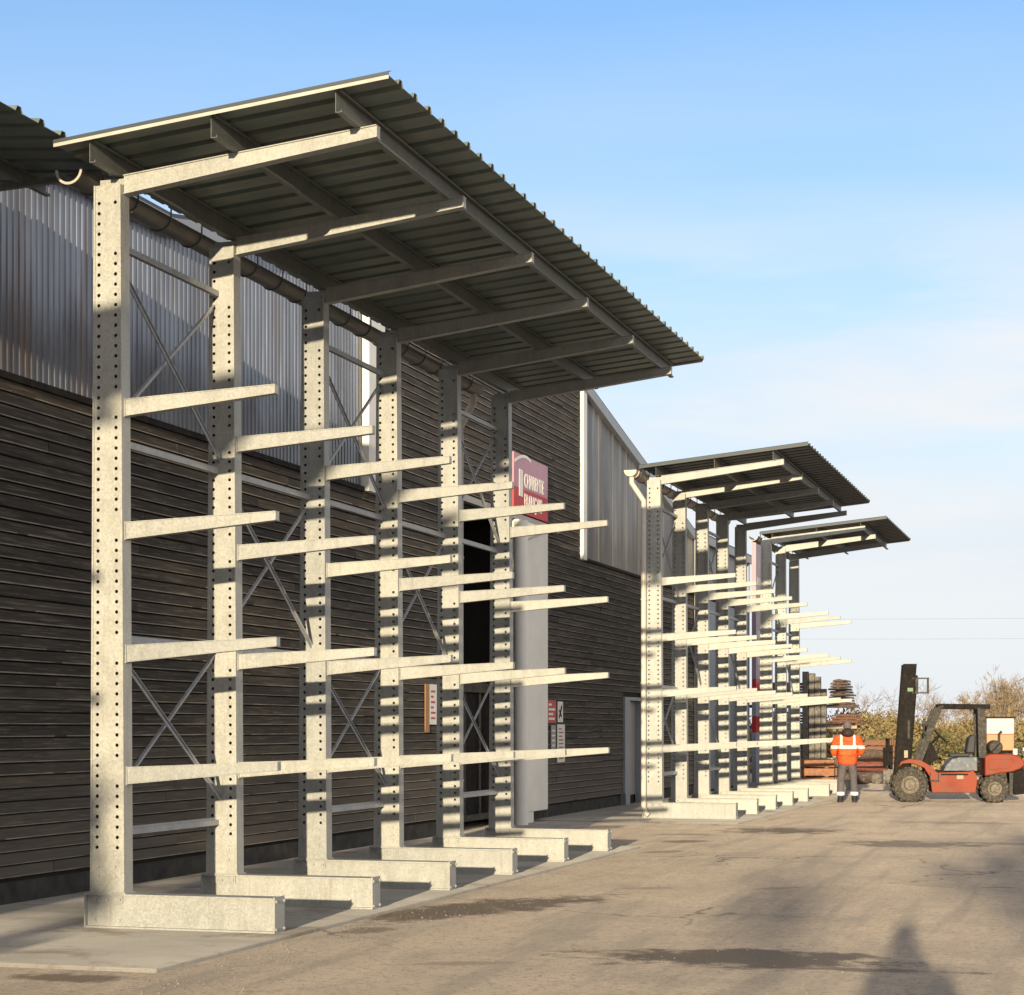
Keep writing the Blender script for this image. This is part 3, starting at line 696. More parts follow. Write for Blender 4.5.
ws = thing('safety_notice', 'small white and orange notice on the boards left of the dark doorway', 'sign', (sx_-.02, 27.2, 1.55))
m = MB(); m.box(0,0,0,.012,.18,.72); m.build('orange_panel', M['plastic_orange'], ws)
m = MB(); m.box(0,.183,.12,.012,.52,.72); m.build('white_panel', M['white'], ws)
m = MB()
for k in range(6): m.box(.0125,.24,.2+k*.08,.014,.24+rnd.uniform(.12,.22),.23+k*.08)
m.build('pictogram', M['red'], ws)
fs_ = thing('fire_notice', 'round-cornered red notice on the boards beside the white sliding door', 'sign', (sx_-.02, 33.75, 1.7))
m = MB(); m.box(0,0,0,.012,.58,.42); m.build('panel', M['red'], fs_, bevel=.03)
m = MB()
for k in range(4): m.box(.0135,.07,.06+k*.085,.015,.07+(.4,.3,.42,.2)[k],.10+k*.085)
m.build('lettering', M['white'], fs_)
ns_ = thing('no_entry_notice', 'small white notice with dark symbol right of the red notice', 'sign', (sx_-.02, 34.45, 1.72))
m = MB(); m.box(0,0,0,.012,.34,.38); m.build('panel', M['white'], ns_)
m = MB(); m.bar((.014,.08,.08),(.014,.26,.3),.003,.07); m.bar((.014,.08,.22),(.014,.24,.1),.003,.05); m.build('symbol', M['black'], ns_)
ls_ = thing('site_rules_notice', 'tall white notice with lines of red print below the small white notice', 'sign', (sx_-.02, 34.42, .98))
m = MB(); m.box(0,0,0,.012,.5,.70); m.build('panel', M['white'], ls_)
m = MB()
for k in range(9): m.box(.0125,.08,.06+k*.068,.014,.08+rnd.uniform(.2,.34),.085+k*.068)
m.build('lettering', simple('faded_red_print', (.4,.16,.15), .6, 0, .1), ls_)
gs_ = thing('grey_notice', 'narrow pale grey notice under the red notice on the boards', 'sign', (sx_-.02, 34.0, 1.22))
m = MB(); m.box(0,0,0,.012,.3,.44); m.build('panel', M['doorgrey'], gs_)
m = MB()
for k in range(4): m.box(.0125,.05,.06+k*.09,.014,.24,.09+k*.09)
m.build('lettering', M['white'], gs_)
pt = thing('pylon_sign', 'tall lilac and red pylon sign seen between the two far racks', 'sign', (-9.6, 54.3, YG))
m = MB(); m.box(0,0,3.0,.12,2.3,6.9); m.build('panel', M['lilac'], pt)
m = MB(); m.box(0,0,2.55,.12,2.3,2.995); m.box(0,0,1.5,.12,2.3,1.95); m.build('red_band', M['red'], pt)
m = MB(); m.box(0,0,1.955,.12,2.3,2.545); m.box(0,0,.1,.12,2.3,1.495); m.build('lower_panel', M['greyblue'], pt)
m = MB()
for k in range(4): m.box(.121,.2,3.4+k*.75,.126,2.0-.2*(k%2),3.62+k*.75)
m.build('lettering', simple('pale_print', (.62,.55,.58), .6, 0, .1), pt)

# ------------------------------------------------------------------ people (skin modifier figures)
def skin_mesh(name, joints, bones, mat, root, sub=2):
    me = bpy.data.meshes.new(name); ks = list(joints); ix = {k: i for i, k in enumerate(ks)}
    me.from_pydata([joints[k][0] for k in ks], [(ix[a], ix[b]) for a, b in bones], [])
    o = bpy.data.objects.new(name, me); col.objects.link(o)
    sm = o.modifiers.new('skin', 'SKIN'); sb = o.modifiers.new('sub', 'SUBSURF'); sb.levels = sub; sb.render_levels = sub
    sm.use_smooth_shade = True
    for k in ks:
        rr = joints[k][1]; rr = rr if isinstance(rr, tuple) else (rr, rr)
        me.skin_vertices[0].data[ix[k]].radius = rr
        me.skin_vertices[0].data[ix[k]].use_root = (k == root)
    dg = bpy.context.evaluated_depsgraph_get(); dg.update()
    out = bpy.data.meshes.new_from_object(o.evaluated_get(dg)); bpy.data.objects.remove(o); bpy.data.meshes.remove(me)
    out.name = name; out.materials.clear(); out.materials.append(mat)
    out.polygons.foreach_set('use_smooth', [True]*len(out.polygons))
    return out
def hivis():
    m, nt, b = newmat('hi_vis_jacket')
    tc = nt.nodes.new('ShaderNodeTexCoord'); s = N(nt, 'ShaderNodeSeparateXYZ'); nt.links.new(tc.outputs['Object'], s.inputs[0])
    def band(v, lo, hi): return math_(nt, 'MULTIPLY', math_(nt, 'GREATER_THAN', v, lo), math_(nt, 'LESS_THAN', v, hi))
    ax = math_(nt, 'ABSOLUTE', s.outputs[0])
    hb = band(s.outputs[2], 1.18, 1.25)
    cuff = math_(nt, 'MULTIPLY', band(s.outputs[2], .965, 1.02), math_(nt, 'GREATER_THAN', ax, .235))
    vb = math_(nt, 'MULTIPLY', band(ax, .115, .165), math_(nt, 'GREATER_THAN', s.outputs[2], 1.22))
    f = math_(nt, 'MINIMUM', math_(nt, 'ADD', math_(nt, 'ADD', hb, vb), cuff), 1)
    n = noise(nt, 9, 4, .6)
    oc = ramp(nt, n, [(.3,(.72,.085,.015)),(.7,(.90,.14,.03))])
    nt.links.new(mixc(nt, f, oc, (.88,.84,.76)), b.inputs['Base Color']); b.inputs['Roughness'].default_value = .65
    bump(nt, b, noise(nt, 6, 4, .55, stretch=(1,1,1.8), dist=1.2), .9, .05)
    return m
M['hivis'] = hivis()
def worker(loc, rotz):
    t = thing('person', 'person in orange hi-vis jacket and grey trousers, seen from behind next to the orange timber', 'person', loc, rotz)
    J = {'pel':((0,0,.98),(.15,.115)), 'wst':((0,0,1.13),(.14,.105)), 'chs':((0,.0,1.33),(.165,.12)), 'nkb':((0,.02,1.47),(.075,.07)), 'nck':((.005,.035,1.55),.058), 'hd':((.012,.065,1.66),(.078,.095)), 'top':((.015,.065,1.75),(.05,.06))}
    B = [('pel','wst'),('wst','chs'),('chs','nkb'),('nkb','nck'),('nck','hd'),('hd','top')]
    for s, n in ((-1,'l'),(1,'r')):
        J.update({'hp'+n:((s*.10,0,.92),.10),'kn'+n:((s*.137,.03,.50),.045),'an'+n:((s*.15,-.005,.11),.04),'he'+n:((s*.15,-.02,.05),.045),'to'+n:((s*.165,.15,.035),.035),
                  'sh'+n:((s*.19,.0,1.42),.07),'el'+n:((s*.285,.03,1.14),.05),'wr'+n:((s*.24,.20,1.0),.034),'pa'+n:((s*.20,.27,.985),(.036,.022))})
        B += [('pel','hp'+n),('hp'+n,'kn'+n),('kn'+n,'an'+n),('an'+n,'he'+n),('he'+n,'to'+n),('chs','sh'+n),('sh'+n,'el'+n),('el'+n,'wr'+n),('wr'+n,'pa'+n)]
        for f in range(4):
            ox = s*(.222-.018*f) ; l = (.075,.088,.085,.068)[f]
            J['f%d1%s'%(f,n)] = ((ox,.315,.98-.004*f),.0095); J['f%d2%s'%(f,n)] = ((ox-s*.004,.315+l*.55,.962),.0085); J['f%d3%s'%(f,n)] = ((ox-s*.01,.315+l*.8,.93),.0075)
            B += [('pa'+n,'f%d1%s'%(f,n)),('f%d1%s'%(f,n),'f%d2%s'%(f,n)),('f%d2%s'%(f,n),'f%d3%s'%(f,n))]
        J['t1'+n] = ((s*.158,.27,.99),.011); J['t2'+n] = ((s*.14,.315,.985),.0095); B += [('wr'+n,'t1'+n),('t1'+n,'t2'+n)]
    link('body', skin_mesh('body', J, B, M['skin'], 'pel'), t)
    m = MB(); m.add([], []);
    # face and hair sit on the head
    hm = bpy.data.meshes.new('hair'); bm = bmesh.new(); bmesh.ops.create_uvsphere(bm, u_segments=20, v_segments=14, radius=1)
    for v in bm.verts:
        v.co = Vector((v.co.x*.092, v.co.y*.105+.055, v.co.z*.115+1.685))
    bmesh.ops.delete(bm, geom=[v for v in bm.verts if v.co.y > .115 and v.co.z < 1.735], context='VERTS')
    bm.to_mesh(hm); bm.free(); hm.materials.append(M['hair']); hm.polygons.foreach_set('use_smooth', [True]*len(hm.polygons)); link('hair', hm, t)
    hm.materials.clear(); hm.materials.append(M['cap'])
    fm = MB(); fm.tube([(0,.145,1.69),(0,.172,1.655),(0,.15,1.645)], [.010,.015,.008], 8); fm.build('nose', M['skin'], t, smooth=True)
    for s in (-1,1):
        em = MB(); em.lathe([(0,.142),(.009,.146),(.011,.150),(.008,.155),(0,.156)], 10, 'y', (s*.03,0,1.69)); em.build('eye', M['white'], t, smooth=True)
        er = MB(); er.tube([(s*.082,.05,1.70),(s*.094,.045,1.685),(s*.09,.05,1.655)], [.012,.016,.010], 8); er.build('ear', M['skin'], t, smooth=True)
    mo = MB(); mo.bar((-.024,.152,1.615),(.024,.152,1.615),.008,.01); mo.build('mouth', M['red'], t)
    JJ = {'hm0':((0,0,.80),(.20,.16)),'hem':((0,0,.90),(.235,.18)),'low':((0,0,1.05),(.235,.175)),'mid':((0,0,1.2),(.225,.165)),'chs':((0,.0,1.36),(.225,.16)),'col':((0,.02,1.475),(.10,.095)),'nk':((0,.04,1.55),(.088,.08))}
    BB = [('hm0','hem'),('hem','low'),('low','mid'),('mid','chs'),('chs','col'),('col','nk')]
    for s, n in ((-1,'l'),(1,'r')):
        JJ.update({'sh'+n:((s*.21,.0,1.40),.115),'ua'+n:((s*.275,.01,1.28),.10),'el'+n:((s*(.325 if s>0 else .30),.03,1.12+(.02 if s>0 else -.01)),.088),'fa'+n:((s*.275,.12,1.05+(.03 if s>0 else 0)),.066),'wr'+n:((s*.245,.19,1.0),.055)})
        BB += [('chs','sh'+n),('sh'+n,'ua'+n),('ua'+n,'el'+n),('el'+n,'fa'+n),('fa'+n,'wr'+n)]
    link('jacket', skin_mesh('jacket', JJ, BB, M['hivis'], 'mid'), t)
    hd = MB(); hd.tube([(0,-.03,1.49),(0,-.05,1.54),(0,-.02,1.59)], [.14,.135,.09], 14); link('collar', hd.mesh('collar', M['hair'], True), t)
    T = {'w':((0,0,1.0),(.16,.125)),'p':((0,0,.93),(.165,.13))}; TB = [('w','p')]
    for s, n in ((-1,'l'),(1,'r')):
        T.update({'hp'+n:((s*.10,0,.86),.118),'th'+n:((s*.12,.01,.68),.105),'kn'+n:((s*.138,.02+(.05 if s>0 else 0),.48),.088),'ca'+n:((s*.147,-.005+(.03 if s>0 else 0),.28),.088),'an'+n:((s*.152,-.01,.11),.082)})
        TB += [('p','hp'+n),('hp'+n,'th'+n),('th'+n,'kn'+n),('kn'+n,'ca'+n),('ca'+n,'an'+n)]
    tr = link('trousers', skin_mesh('trousers', T, TB, M['trouser'], 'p'), t)
    for s in (-1,1):
        m = MB(); m.tube([(s*.149,-.006,.16),(s*.150,-.008,.235)], [.089,.091], 18, False); m.build('ankle_tape', M['reflect'], tr, smooth=True)
        m = MB(); m.tube([(s*.152,-.01,.13),(s*.152,-.012,.07),(s*.155,.0,.03)], [.062,.064,.055], 12)
        m.tube([(s*.152,-.06,.045),(s*.158,.05,.048),(s*.17,.15,.04),(s*.175,.19,.035)], [.045,.052,.045,.025], 12)
        m.box(s*.16-.05,-.10,0,s*.16+.05,.20,.014)
        m.build('boot', M['boot'], t, auto=60)
    return t
worker((-5.51, 43.15, YG), R(12))
def photographer(loc, rotz):
    t = thing('person', 'person in dark coat holding up a phone, whose long shadow falls across the yard', 'person', loc, rotz)
    J = {'pel':((0,0,.95),(.19,.14)),'chs':((0,0,1.32),(.21,.14)),'nkb':((0,.01,1.47),.08),'nck':((0,.02,1.53),.06),'hd':((0,.03,1.65),(.085,.1)),'top':((0,.03,1.74),.06)}
    B = [('pel','chs'),('chs','nkb'),('nkb','nck'),('nck','hd'),('hd','top')]
    for s, n in ((-1,'l'),(1,'r')):
        J.update({'hp'+n:((s*.11,0,.88),.12),'kn'+n:((s*.13,.01,.48),.085),'an'+n:((s*.14,-.01,.09),.06),'to'+n:((s*.15,.15,.04),.04),
                  'sh'+n:((s*.22,.0,1.40),.085),'el'+n:((s*.26,.12,1.2),.065),'wr'+n:((s*.10,.26,1.50),.042),'pa'+n:((s*.075,.275,1.57),(.036,.022))})
        B += [('pel','hp'+n),('hp'+n,'kn'+n),('kn'+n,'an'+n),('an'+n,'to'+n),('chs','sh'+n),('sh'+n,'el'+n),('el'+n,'wr'+n),('wr'+n,'pa'+n)]
        for f in range(4):
            J['f%d1%s'%(f,n)] = ((s*.068,.30,1.60-.018*f),.0095); J['f%d2%s'%(f,n)] = ((s*.048,.322,1.602-.018*f),.0085); B += [('pa'+n,'f%d1%s'%(f,n)),('f%d1%s'%(f,n),'f%d2%s'%(f,n))]
        J['t1'+n] = ((s*.055,.262,1.60),.011); J['t2'+n] = ((s*.04,.268,1.625),.009); B += [('pa'+n,'t1'+n),('t1'+n,'t2'+n)]
    link('body', skin_mesh('body', J, B, M['coat'], 'pel'), t)
    hm = bpy.data.meshes.new('hair'); bm = bmesh.new(); bmesh.ops.create_uvsphere(bm, u_segments=16, v_segments=12, radius=1)
    for v in bm.verts: v.co = Vector((v.co.x*.098, v.co.y*.108+.02, v.co.z*.11+1.69))
    bm.to_mesh(hm); bm.free(); hm.materials.append(M['hair']); link('hair', hm, t)
    return t
photographer((.21, -.47, YG), R(8))

# ------------------------------------------------------------------ forklift
def forklift(loc, rotz):
    t = thing('forklift', 'dusty orange-red forklift with tall black mast, parked side-on at the right', 'forklift', loc, rotz)
    W = .56
    def wheel(x, y, r, wd):
        m = MB(); m.lathe([(r*.55,-wd/2),(r*.9,-wd/2),(r,-wd/2+.05),(r,wd/2-.05),(r*.9,wd/2),(r*.55,wd/2)], 32, 'y')
        for k in range(16):
            a = 2*math.pi*k/16
            m.bar((.985*r*math.cos(a),-wd/2+.02,.985*r*math.sin(a)),(.985*r*math.cos(a+.12),wd/2-.02,.985*r*math.sin(a+.12)),.05,.035,(math.cos(a),0,math.sin(a)))
        o = m.build('wheel', M['tyre'], t, (x,y,r), auto=35)
        m = MB(); m.lathe([(0,-wd/2+.05),(r*.5,-wd/2+.05),(r*.56,-wd/2+.005),(r*.56,wd/2-.005),(r*.5,wd/2-.06),(r*.34,wd/2-.07),(r*.30,wd/2-.02),(0,wd/2-.015)], 24, 'y')
        for k in range(6):
            a = 2*math.pi*k/6; m.tube([(r*.42*math.cos(a),wd/2-.08,r*.42*math.sin(a)),(r*.42*math.cos(a),wd/2-.045,r*.42*math.sin(a))], .016, 6)
        m.build('rim', M['rim'], o, auto=35)
    for y in (W-.12, -W+.12): wheel(0, y, .39, .26); wheel(-1.82, y, .31, .22)
    # chassis with wheel fenders
    side = [(-.47,.22),(-.43,.55),(-.30,.76),(-.05,.86),(.16,.85),(.26,.76),(.20,.90),(.02,.96),(-.22,.93),(-.42,.82),(-.58,.66),(-1.28,.68),(-1.34,.72),(-1.42,.62),(-1.44,.46),(-1.40,.22)]
    m = MB()
    m.prism(side, lambda p: (p[0],W,p[1]), lambda p: (p[0],-W,p[1])); m.build('body', M['orange_red'], t, bevel=.012)
    # counterweight
    cw = [(-1.60,1.03),(-1.72,1.07),(-2.20,1.07),(-2.34,1.02),(-2.44,.92),(-2.46,.82),(-2.36,.74),(-2.20,.68),(-1.95,.64),(-1.60,.58)]
    m = MB(); m.prism(cw, lambda p: (p[0],W-.02,p[1]), lambda p: (p[0],-W+.02,p[1])); cwo = m.build('counterweight', M['orange_red'], t, bevel=.03)
    m = MB(); m.prism([(-1.68,.96),(-2.22,.95),(-2.12,.76),(-1.68,.72)], lambda p: (p[0],W-.017,p[1]), lambda p: (p[0],W-.006,p[1])); m.build('side_panel', M['orange_red'], cwo, bevel=.004)
    m = MB(); m.prism([(-2.16,.665),(-2.40,.735),(-2.50,.72),(-2.55,.36),(-2.46,.20),(-2.22,.17),(-2.19,.45)], lambda p: (p[0],W-.05,p[1]), lambda p: (p[0],-W+.05,p[1])); m.build('rear_ballast', M['charcoal'], t, bevel=.03)
    m = MB(); m.box(-2.2,W-.045,.16,-2.12,W+.0,.66); m.build('mudguard', M['guardgrey'], t, bevel=.01)
    m = MB(); m.prism([(-.72,.685),(-.76,.80),(-.90,.96),(-1.08,1.0),(-1.455,1.0),(-1.455,.69)], lambda p: (p[0],W-.1,p[1]), lambda p: (p[0],-W+.1,p[1])); m.build('engine_hood', M['hood'], t, bevel=.02)
    m = MB(); m.prism([(-.86,1.0),(-.88,1.07),(-1.30,1.08),(-1.30,1.005)], lambda p: (p[0],.25,p[1]), lambda p: (p[0],-.25,p[1]))
    st = m.build('seat', M['seat'], t, bevel=.02)
    m = MB(); m.prism([(-1.22,1.085),(-1.28,1.42),(-1.36,1.50),(-1.44,1.46),(-1.42,1.08)], lambda p: (p[0],.24,p[1]), lambda p: (p[0],-.24,p[1])); m.build('backrest', M['seat'], st, bevel=.03)
    m = MB(); m.prism([(-.30,.88),(-.42,.80),(-.62,.96),(-.50,1.28),(-.42,1.34),(-.36,1.1)], lambda p: (p[0],.3,p[1]), lambda p: (p[0],-.3,p[1])); m.build('dashboard', M['charcoal'], t, bevel=.015)
    m = MB(); m.tube([(-.50,.05,1.30),(-.66,.05,1.46)], .03, 8); so_ = m.build('steering_column', M['charcoal'], t)
    m = MB(); d = Vector((-.7,0,.72)).normalized(); a = Vector((0,1,0)); b = d.cross(a)
    m.tube([Vector((-.67,.05,1.47)) + (a*math.cos(2*math.pi*k/20)+b*math.sin(2*math.pi*k/20))*.17 for k in range(21)], .016, 6)
    m.bar((-.67,-.11,1.47),(-.67,.21,1.47),.02,.02); m.build('steering_wheel', M['black'], so_)
    for y in (.16,.24):
        m = MB(); m.tube([(-.55,-y,1.2),(-.64,-y,1.36)], .009, 6); m.lathe([(0,-.02),(.02,0),(0,.02)], 8, 'z', (-.64,-y,1.37)); m.build('lever', M['black'], t)
    # overhead guard
    for s in (-1,1):
        y = s*(W-.08)
        m = MB(); m.bar((-.17,y,.86),(-.60,y,2.04),.075,.15,(1,0,0)); m.tube([(-.60,y,2.02),(-.64,y,2.09),(-.72,y,2.11)], .05, 8); m.build('guard_pillar', M['guardgrey'], t)
        m = MB(); m.bar((-1.555,y,.98),(-1.53,y,2.08),.08,.16,(1,0,0)); m.build('guard_pillar', M['guardgrey'], t)
        m = MB(); m.bar((-.62,y,2.115),(-1.72,y,2.10),.08,.11); m.build('guard_rail', M['charcoal'], t)
    m = MB()
    for k in range(7): m.bar((-.66-.16*k,-W+.1,2.13),(-.66-.16*k,W-.1,2.13),.05,.03)
    m.build('guard_bars', M['charcoal'], t)
    # mast
    ax = lambda z: .10 - .075*(z-.2)
    for s in (-1,1):
        m = MB(); y = s*.34
        m.prism([(0,0),(.27,0),(.27,.03),(0,.03)], lambda p: (ax(.2)+p[0]-.02,y+s*p[1],.2), lambda p: (ax(3.05)+p[0]-.02,y+s*p[1],3.05))
        m.prism([(0,0),(.02,0),(.02,.08),(0,.08)], lambda p: (ax(.2)+p[0]-.021-.02,y-s*(.045-p[1]),.2), lambda p: (ax(3.05)+p[0]-.021-.02,y-s*(.045-p[1]),3.05))
        m.prism([(0,0),(.02,0),(.02,.08),(0,.08)], lambda p: (ax(.2)+p[0]+.231,y-s*(.045-p[1]),.2), lambda p: (ax(3.05)+p[0]+.231,y-s*(.045-p[1]),3.05))
        m.build('mast_rail', M['charcoal'], t)
        m = MB(); y = s*.26
        m.prism([(0,0),(.24,0),(.24,.06),(0,.06)], lambda p: (ax(.25)+p[0]+.0,y+s*p[1],.25), lambda p: (ax(2.98)+p[0]+.0,y+s*p[1],2.98)); m.build('inner_mast_rail', M['charcoal'], t)
        m = MB(); m.tube([(ax(.4)-.06,s*.2,.4),(ax(2.8)-.06,s*.2,2.8)], .035, 10); m.build('lift_cylinder', M['charcoal'], t)
    m = MB()
    for z in (.5,2.0,3.0): m.bar((ax(z)+.05,-.36,z),(ax(z)+.05,.36,z),.06,.1)
    m.box(ax(2.8)-.01,-.33,2.45,ax(2.8)+.22,.33,3.02)
    m.build('mast_crossmember', M['charcoal'], t)
    m = MB(); m.box(ax(2.55)-.11,.37,2.38,ax(2.55)-.05,.40,2.72); m.box(ax(2.55)-.34,.30,2.40,ax(2.55)-.30,.40,2.74); m.bar((ax(2.55)-.34,.36,2.73),(ax(2.55)+.02,.36,2.73),.03,.03); m.bar((ax(2.55)-.34,.36,2.41),(ax(2.55)+.02,.36,2.41),.03,.03); m.build('work_lamp', M['guardgrey'], t)
    m = MB(); m.box(ax(2.5)+.0,.3705,2.44,ax(2.5)+.12,.3745,2.52); m.build('green_sticker', simple('green_sticker', (.10,.2,.09), .5), t)
    m = MB(); m.box(ax(1.0)-.0,.3705,.98,ax(1.0)+.08,.3745,1.14); m.build('sticker', M['palewood'], t)
    m = MB(); m.box(ax(1.6)+.0,.3705,1.4,ax(1.6)+.05,.3745,1.8); m.build('sticker', M['guardgrey'], t)
    # carriage and forks, raised
    m = MB()
    for z in (.80,1.15): m.bar((.40,-.5,z),(.40,.5,z),.06,.1)
    for y in (-.45,-.15,.15,.45): m.bar((.46,y,.8),(.46,y,1.38),.04,.05,(1,0,0))
    m.bar((.46,-.5,1.38),(.46,.5,1.38),.05,.05); m.box(.36,-.3,.72,.43,.3,1.25)
    m.build('carriage', M['charcoal'], t)
    for y in (-.28,.28):
        m = MB(); m.box(.50,y-.06,.74,.545,y+.06,1.2); m.prism([(.546,.74),(1.62,.752),(1.62,.762),(.546,.785)], lambda p: (p[0],y-.06,p[1]), lambda p: (p[0],y+.06,p[1])); m.build('fork', M['charcoal'], t)
    for s in (-1,1):
        m = MB(); m.lathe([(0,-.02),(.06,-.02),(.07,.0),(.06,.03),(0,.035)], 16, 'x', (-.36,s*.5,1.72)); m.bar((-.42,s*.48,1.65),(-.38,s*.5,1.72),.02,.02); m.build('headlight', M['guardgrey'], t, auto=40)
    m = MB(); m.lathe([(0,-.3),(.13,-.3),(.155,-.26),(.155,.26),(.13,.3),(0,.3)], 20, 'y', (-1.86,0,1.21)); m.build('gas_bottle', M['guardgrey'], t, auto=40)
    m = MB(); m.bar((-1.62,.2,1.05),(-2.08,.2,1.10),.04,.05); m.bar((-1.72,.3,1.06),(-1.95,.3,1.3),.03,.03); m.bar((-1.75,-.2,1.05),(-2.08,-.2,1.10),.04,.05); m.build('bottle_bracket', M['charcoal'], t)
    m = MB(); m.tube([(-2.28,.25,1.05),(-2.28,.25,1.18)], .05, 12); m.build('beacon', M['white'], t)
    m = MB(); m.box(-.62,W-.3,.46,-.42,W+.03,.50); m.box(-.62,W+.0,.46,-.60,W+.03,.66); m.box(-.44,W+.0,.46,-.42,W+.03,.66); m.build('step', M['guardgrey'], t)
    for k, y in enumerate((-.08,.0,.08)):
        m = MB(); m.tube([(ax(.7)-.03,y,.7),(ax(1.8)-.05,y+.01,1.8),(ax(2.7)-.05,y,2.7),(ax(2.95)+.05,y,2.92)], .016, 6); m.build('hose', M['black'], t)
    for s in (-1,1):
        m = MB(); m.box(-2.41,s*.42-.07,.84,-2.48,s*.42+.07,.95); m.build('tail_lamp', M['red'], t)
        m = MB(); m.tube([(-.35,s*.5,1.45),(-.28,s*.62,1.52),(-.28,s*.62,1.62)], .012, 6); m.box(-.30,s*.62-.06,1.55,-.27,s*.62+.06,1.72); m.build('mirror', M['black'], t)
    m = MB(); m.tube([(-.60,-.35,.98),(-.68,-.32,1.15),(-.70,-.32,1.28)], .018, 6); m.build('handbrake', M['black'], t)
    m = MB(); m.box(-.66,W+.002,.60,-1.24,W+.006,.635); m.build('body_stripe', M['charcoal'], t)
    m = MB(); m.box(-.70,-W+.12,.66,-.30,W-.12,.70); m.build('floor_plate', M['charcoal'], t)
    m = MB(); m.tube([(-2.0,-.38,1.05),(-2.0,-.38,1.5),(-2.06,-.38,1.56)], .03, 8); m.build('exhaust', M['guardgrey'], t)
    m = MB(); m.box(-1.0,W+.001,.52,-1.14,W+.005,.60); m.build('sticker', M['palewood'], t)
    return t
hd_ = R(189)
hv = Vector((math.cos(hd_), math.sin(hd_))); yv = Vector((-math.sin(hd_), math.cos(hd_)))
pf = Vector((-4.2,43.6)) - yv*.45
forklift((pf.x, pf.y, YG), hd_)

# ------------------------------------------------------------------ timber yard beyond the racks
def boards(m, x0, x1, y0, y1, z0, layers, t, wd, jit=.03, gap=.012, bearer=0, sc=1):
    z = z0
    for k in range(layers):
        if bearer and k % bearer == 0:
            for yy in (y0+.25, (y0+y1)/2, y1-.25): m.box(x0+.02,yy-.04,z,x1-.02,yy+.04,z+.05)
            z += .052
        x = x0
        while x < x1-.02:
            ww = wd*rnd.uniform(.85,1.1)
            a = rnd.uniform(-jit,jit)
            m.box(x,y0+a,z,min(x+ww-.008,x1),y1+a,z+t*rnd.uniform(.85,1)); x += ww
        z += t+gap*rnd.random()
    return z
def boards_x(m, x0, x1, y0, y1, z0, layers, t, wd, jit=.04, bearer=0):
    z = z0
    for k in range(layers):
        if bearer and k % bearer == 0 and k:
            for xx in (x0+.2, (x0+x1)/2, x1-.2): m.box(xx-.05,y0+.02,z,xx+.05,y1-.02,z+.028)
            z += .03
        y = y0
        while y < y1-.02:
            ww = wd*rnd.uniform(.85,1.1); a = rnd.uniform(-jit,jit); b = rnd.uniform(-jit,jit)
            m.box(x0+a,y,z,x1+b,min(y+ww-.008,y1),z+t*rnd.uniform(.88,1)); y += ww
        z += t+.006
    return z
o = thing('timber_stack', 'stack of orange sawn beams on bearers beside the standing person', 'timber stack', (-7.95,53.0,YG))
m = MB()
for xx in (-.6,0,.7): m.box(xx-.06,-.2,0,xx+.06,.9,.1)
m.build('bearer', M['oldwood'], o)
m = MB(); boards_x(m, -.8, .85, -.2, .85, .102, 3, .20, .24, .04, 1); m.build('beam', M['sawn'], o)
# timber racking with its loads
tr = thing('timber_racking', 'weathered wooden racking with grey uprights behind the worker', 'racking', (-8.42,56.2,YG))
for (x, y, ww, hh, k) in ((.05,0,.17,3.25,0),(.235,.03,.16,3.2,1),(.41,-.02,.16,3.1,0),(.575,.02,.14,2.75,1)):
    m = MB(); m.box(x-ww/2,y-.1,0,x+ww/2,y+.1,hh); m.build('upright', M['oldwood'] , tr, bevel=.01)
for (x, hh) in ((-1.3,2.3),(.85,1.7),(1.02,1.7)):
    m = MB(); m.box(x-.05,.2,0,x+.05,.32,hh); m.build('upright', M['oldwood'], tr)
for z, xa, xb in ((2.30,-1.6,1.45),(1.70,-1.6,1.5),(1.28,-1.6,.75),(.75,-1.6,.75)):
    m = MB(); m.box(xa,.11,z-.09,xb,.19,z); m.box(xa,.95,z-.09,xb,1.03,z); m.build('shelf_beam', M['bark'] if z > 2 else M['palewood'], tr)
def pile(name, label, x0, x1, z0, n, mat, shrink=0.0, y0=.2, y1=1.2, t=.075):
    m = MB(); z = z0+.001
    for k in range(n):
        sk = (x1-x0)/2*(1-math.sqrt(1-(k/(n+.6))**2))*rnd.uniform(.9,1.06) if shrink else 0; a = x0+sk; b = x1-sk
        y = y0
        while y < y1:
            ww = rnd.uniform(.18,.3); xa, xb = a+rnd.uniform(-.06,.06), b+rnd.uniform(-.06,.06); tt = t*rnd.uniform(.93,1); zz = z; yy = y; c = (xa+xb)/2
            m.prism([(xa,zz),(xb,zz),(xb-.03,zz+tt*.7),(c,zz+tt),(xa+.03,zz+tt*.7)], lambda p: (p[0],yy,p[1]), lambda p: (p[0],yy+ww-.01,p[1])); y += ww
        z += t+.006
    for v in range(len(m.v)): m.v[v] = (m.v[v][0], m.v[v][1]-.1, m.v[v][2])
    o = m.build(name, mat, None, (-8.42,56.2,YG)); return tag(o, label, 'timber pile', 'timber piles on the racking')
pile('timber_pile', 'red-brown board pile on the top shelf, left of the grey uprights', -1.4, -.05, 2.31, 8, M['redwood'], .0)
pile('timber_pile', 'dark rounded pile of slabs on the top shelf, right of the grey uprights', -.02+.70, 1.3, 2.31, 9, M['bark'], .055)
pile('timber_pile', 'brown curved slabs on the middle shelf above the worker\'s head', -.0+.70, 1.62, 1.71, 4, simple('brown_slab', (.16,.075,.05), .85, 0, .3, 7, stretch=(.8,8,8)), .08)
pile('timber_pile', 'shaded dark boards on the middle shelf, left of the grey uprights', -1.5, -.05, 1.71, 5, M['bark'], .0)
pile('timber_pile', 'yellowish boards on the lower shelf, left of the grey uprights', -1.5, -.05, 1.29, 3, M['palewood'], .0)
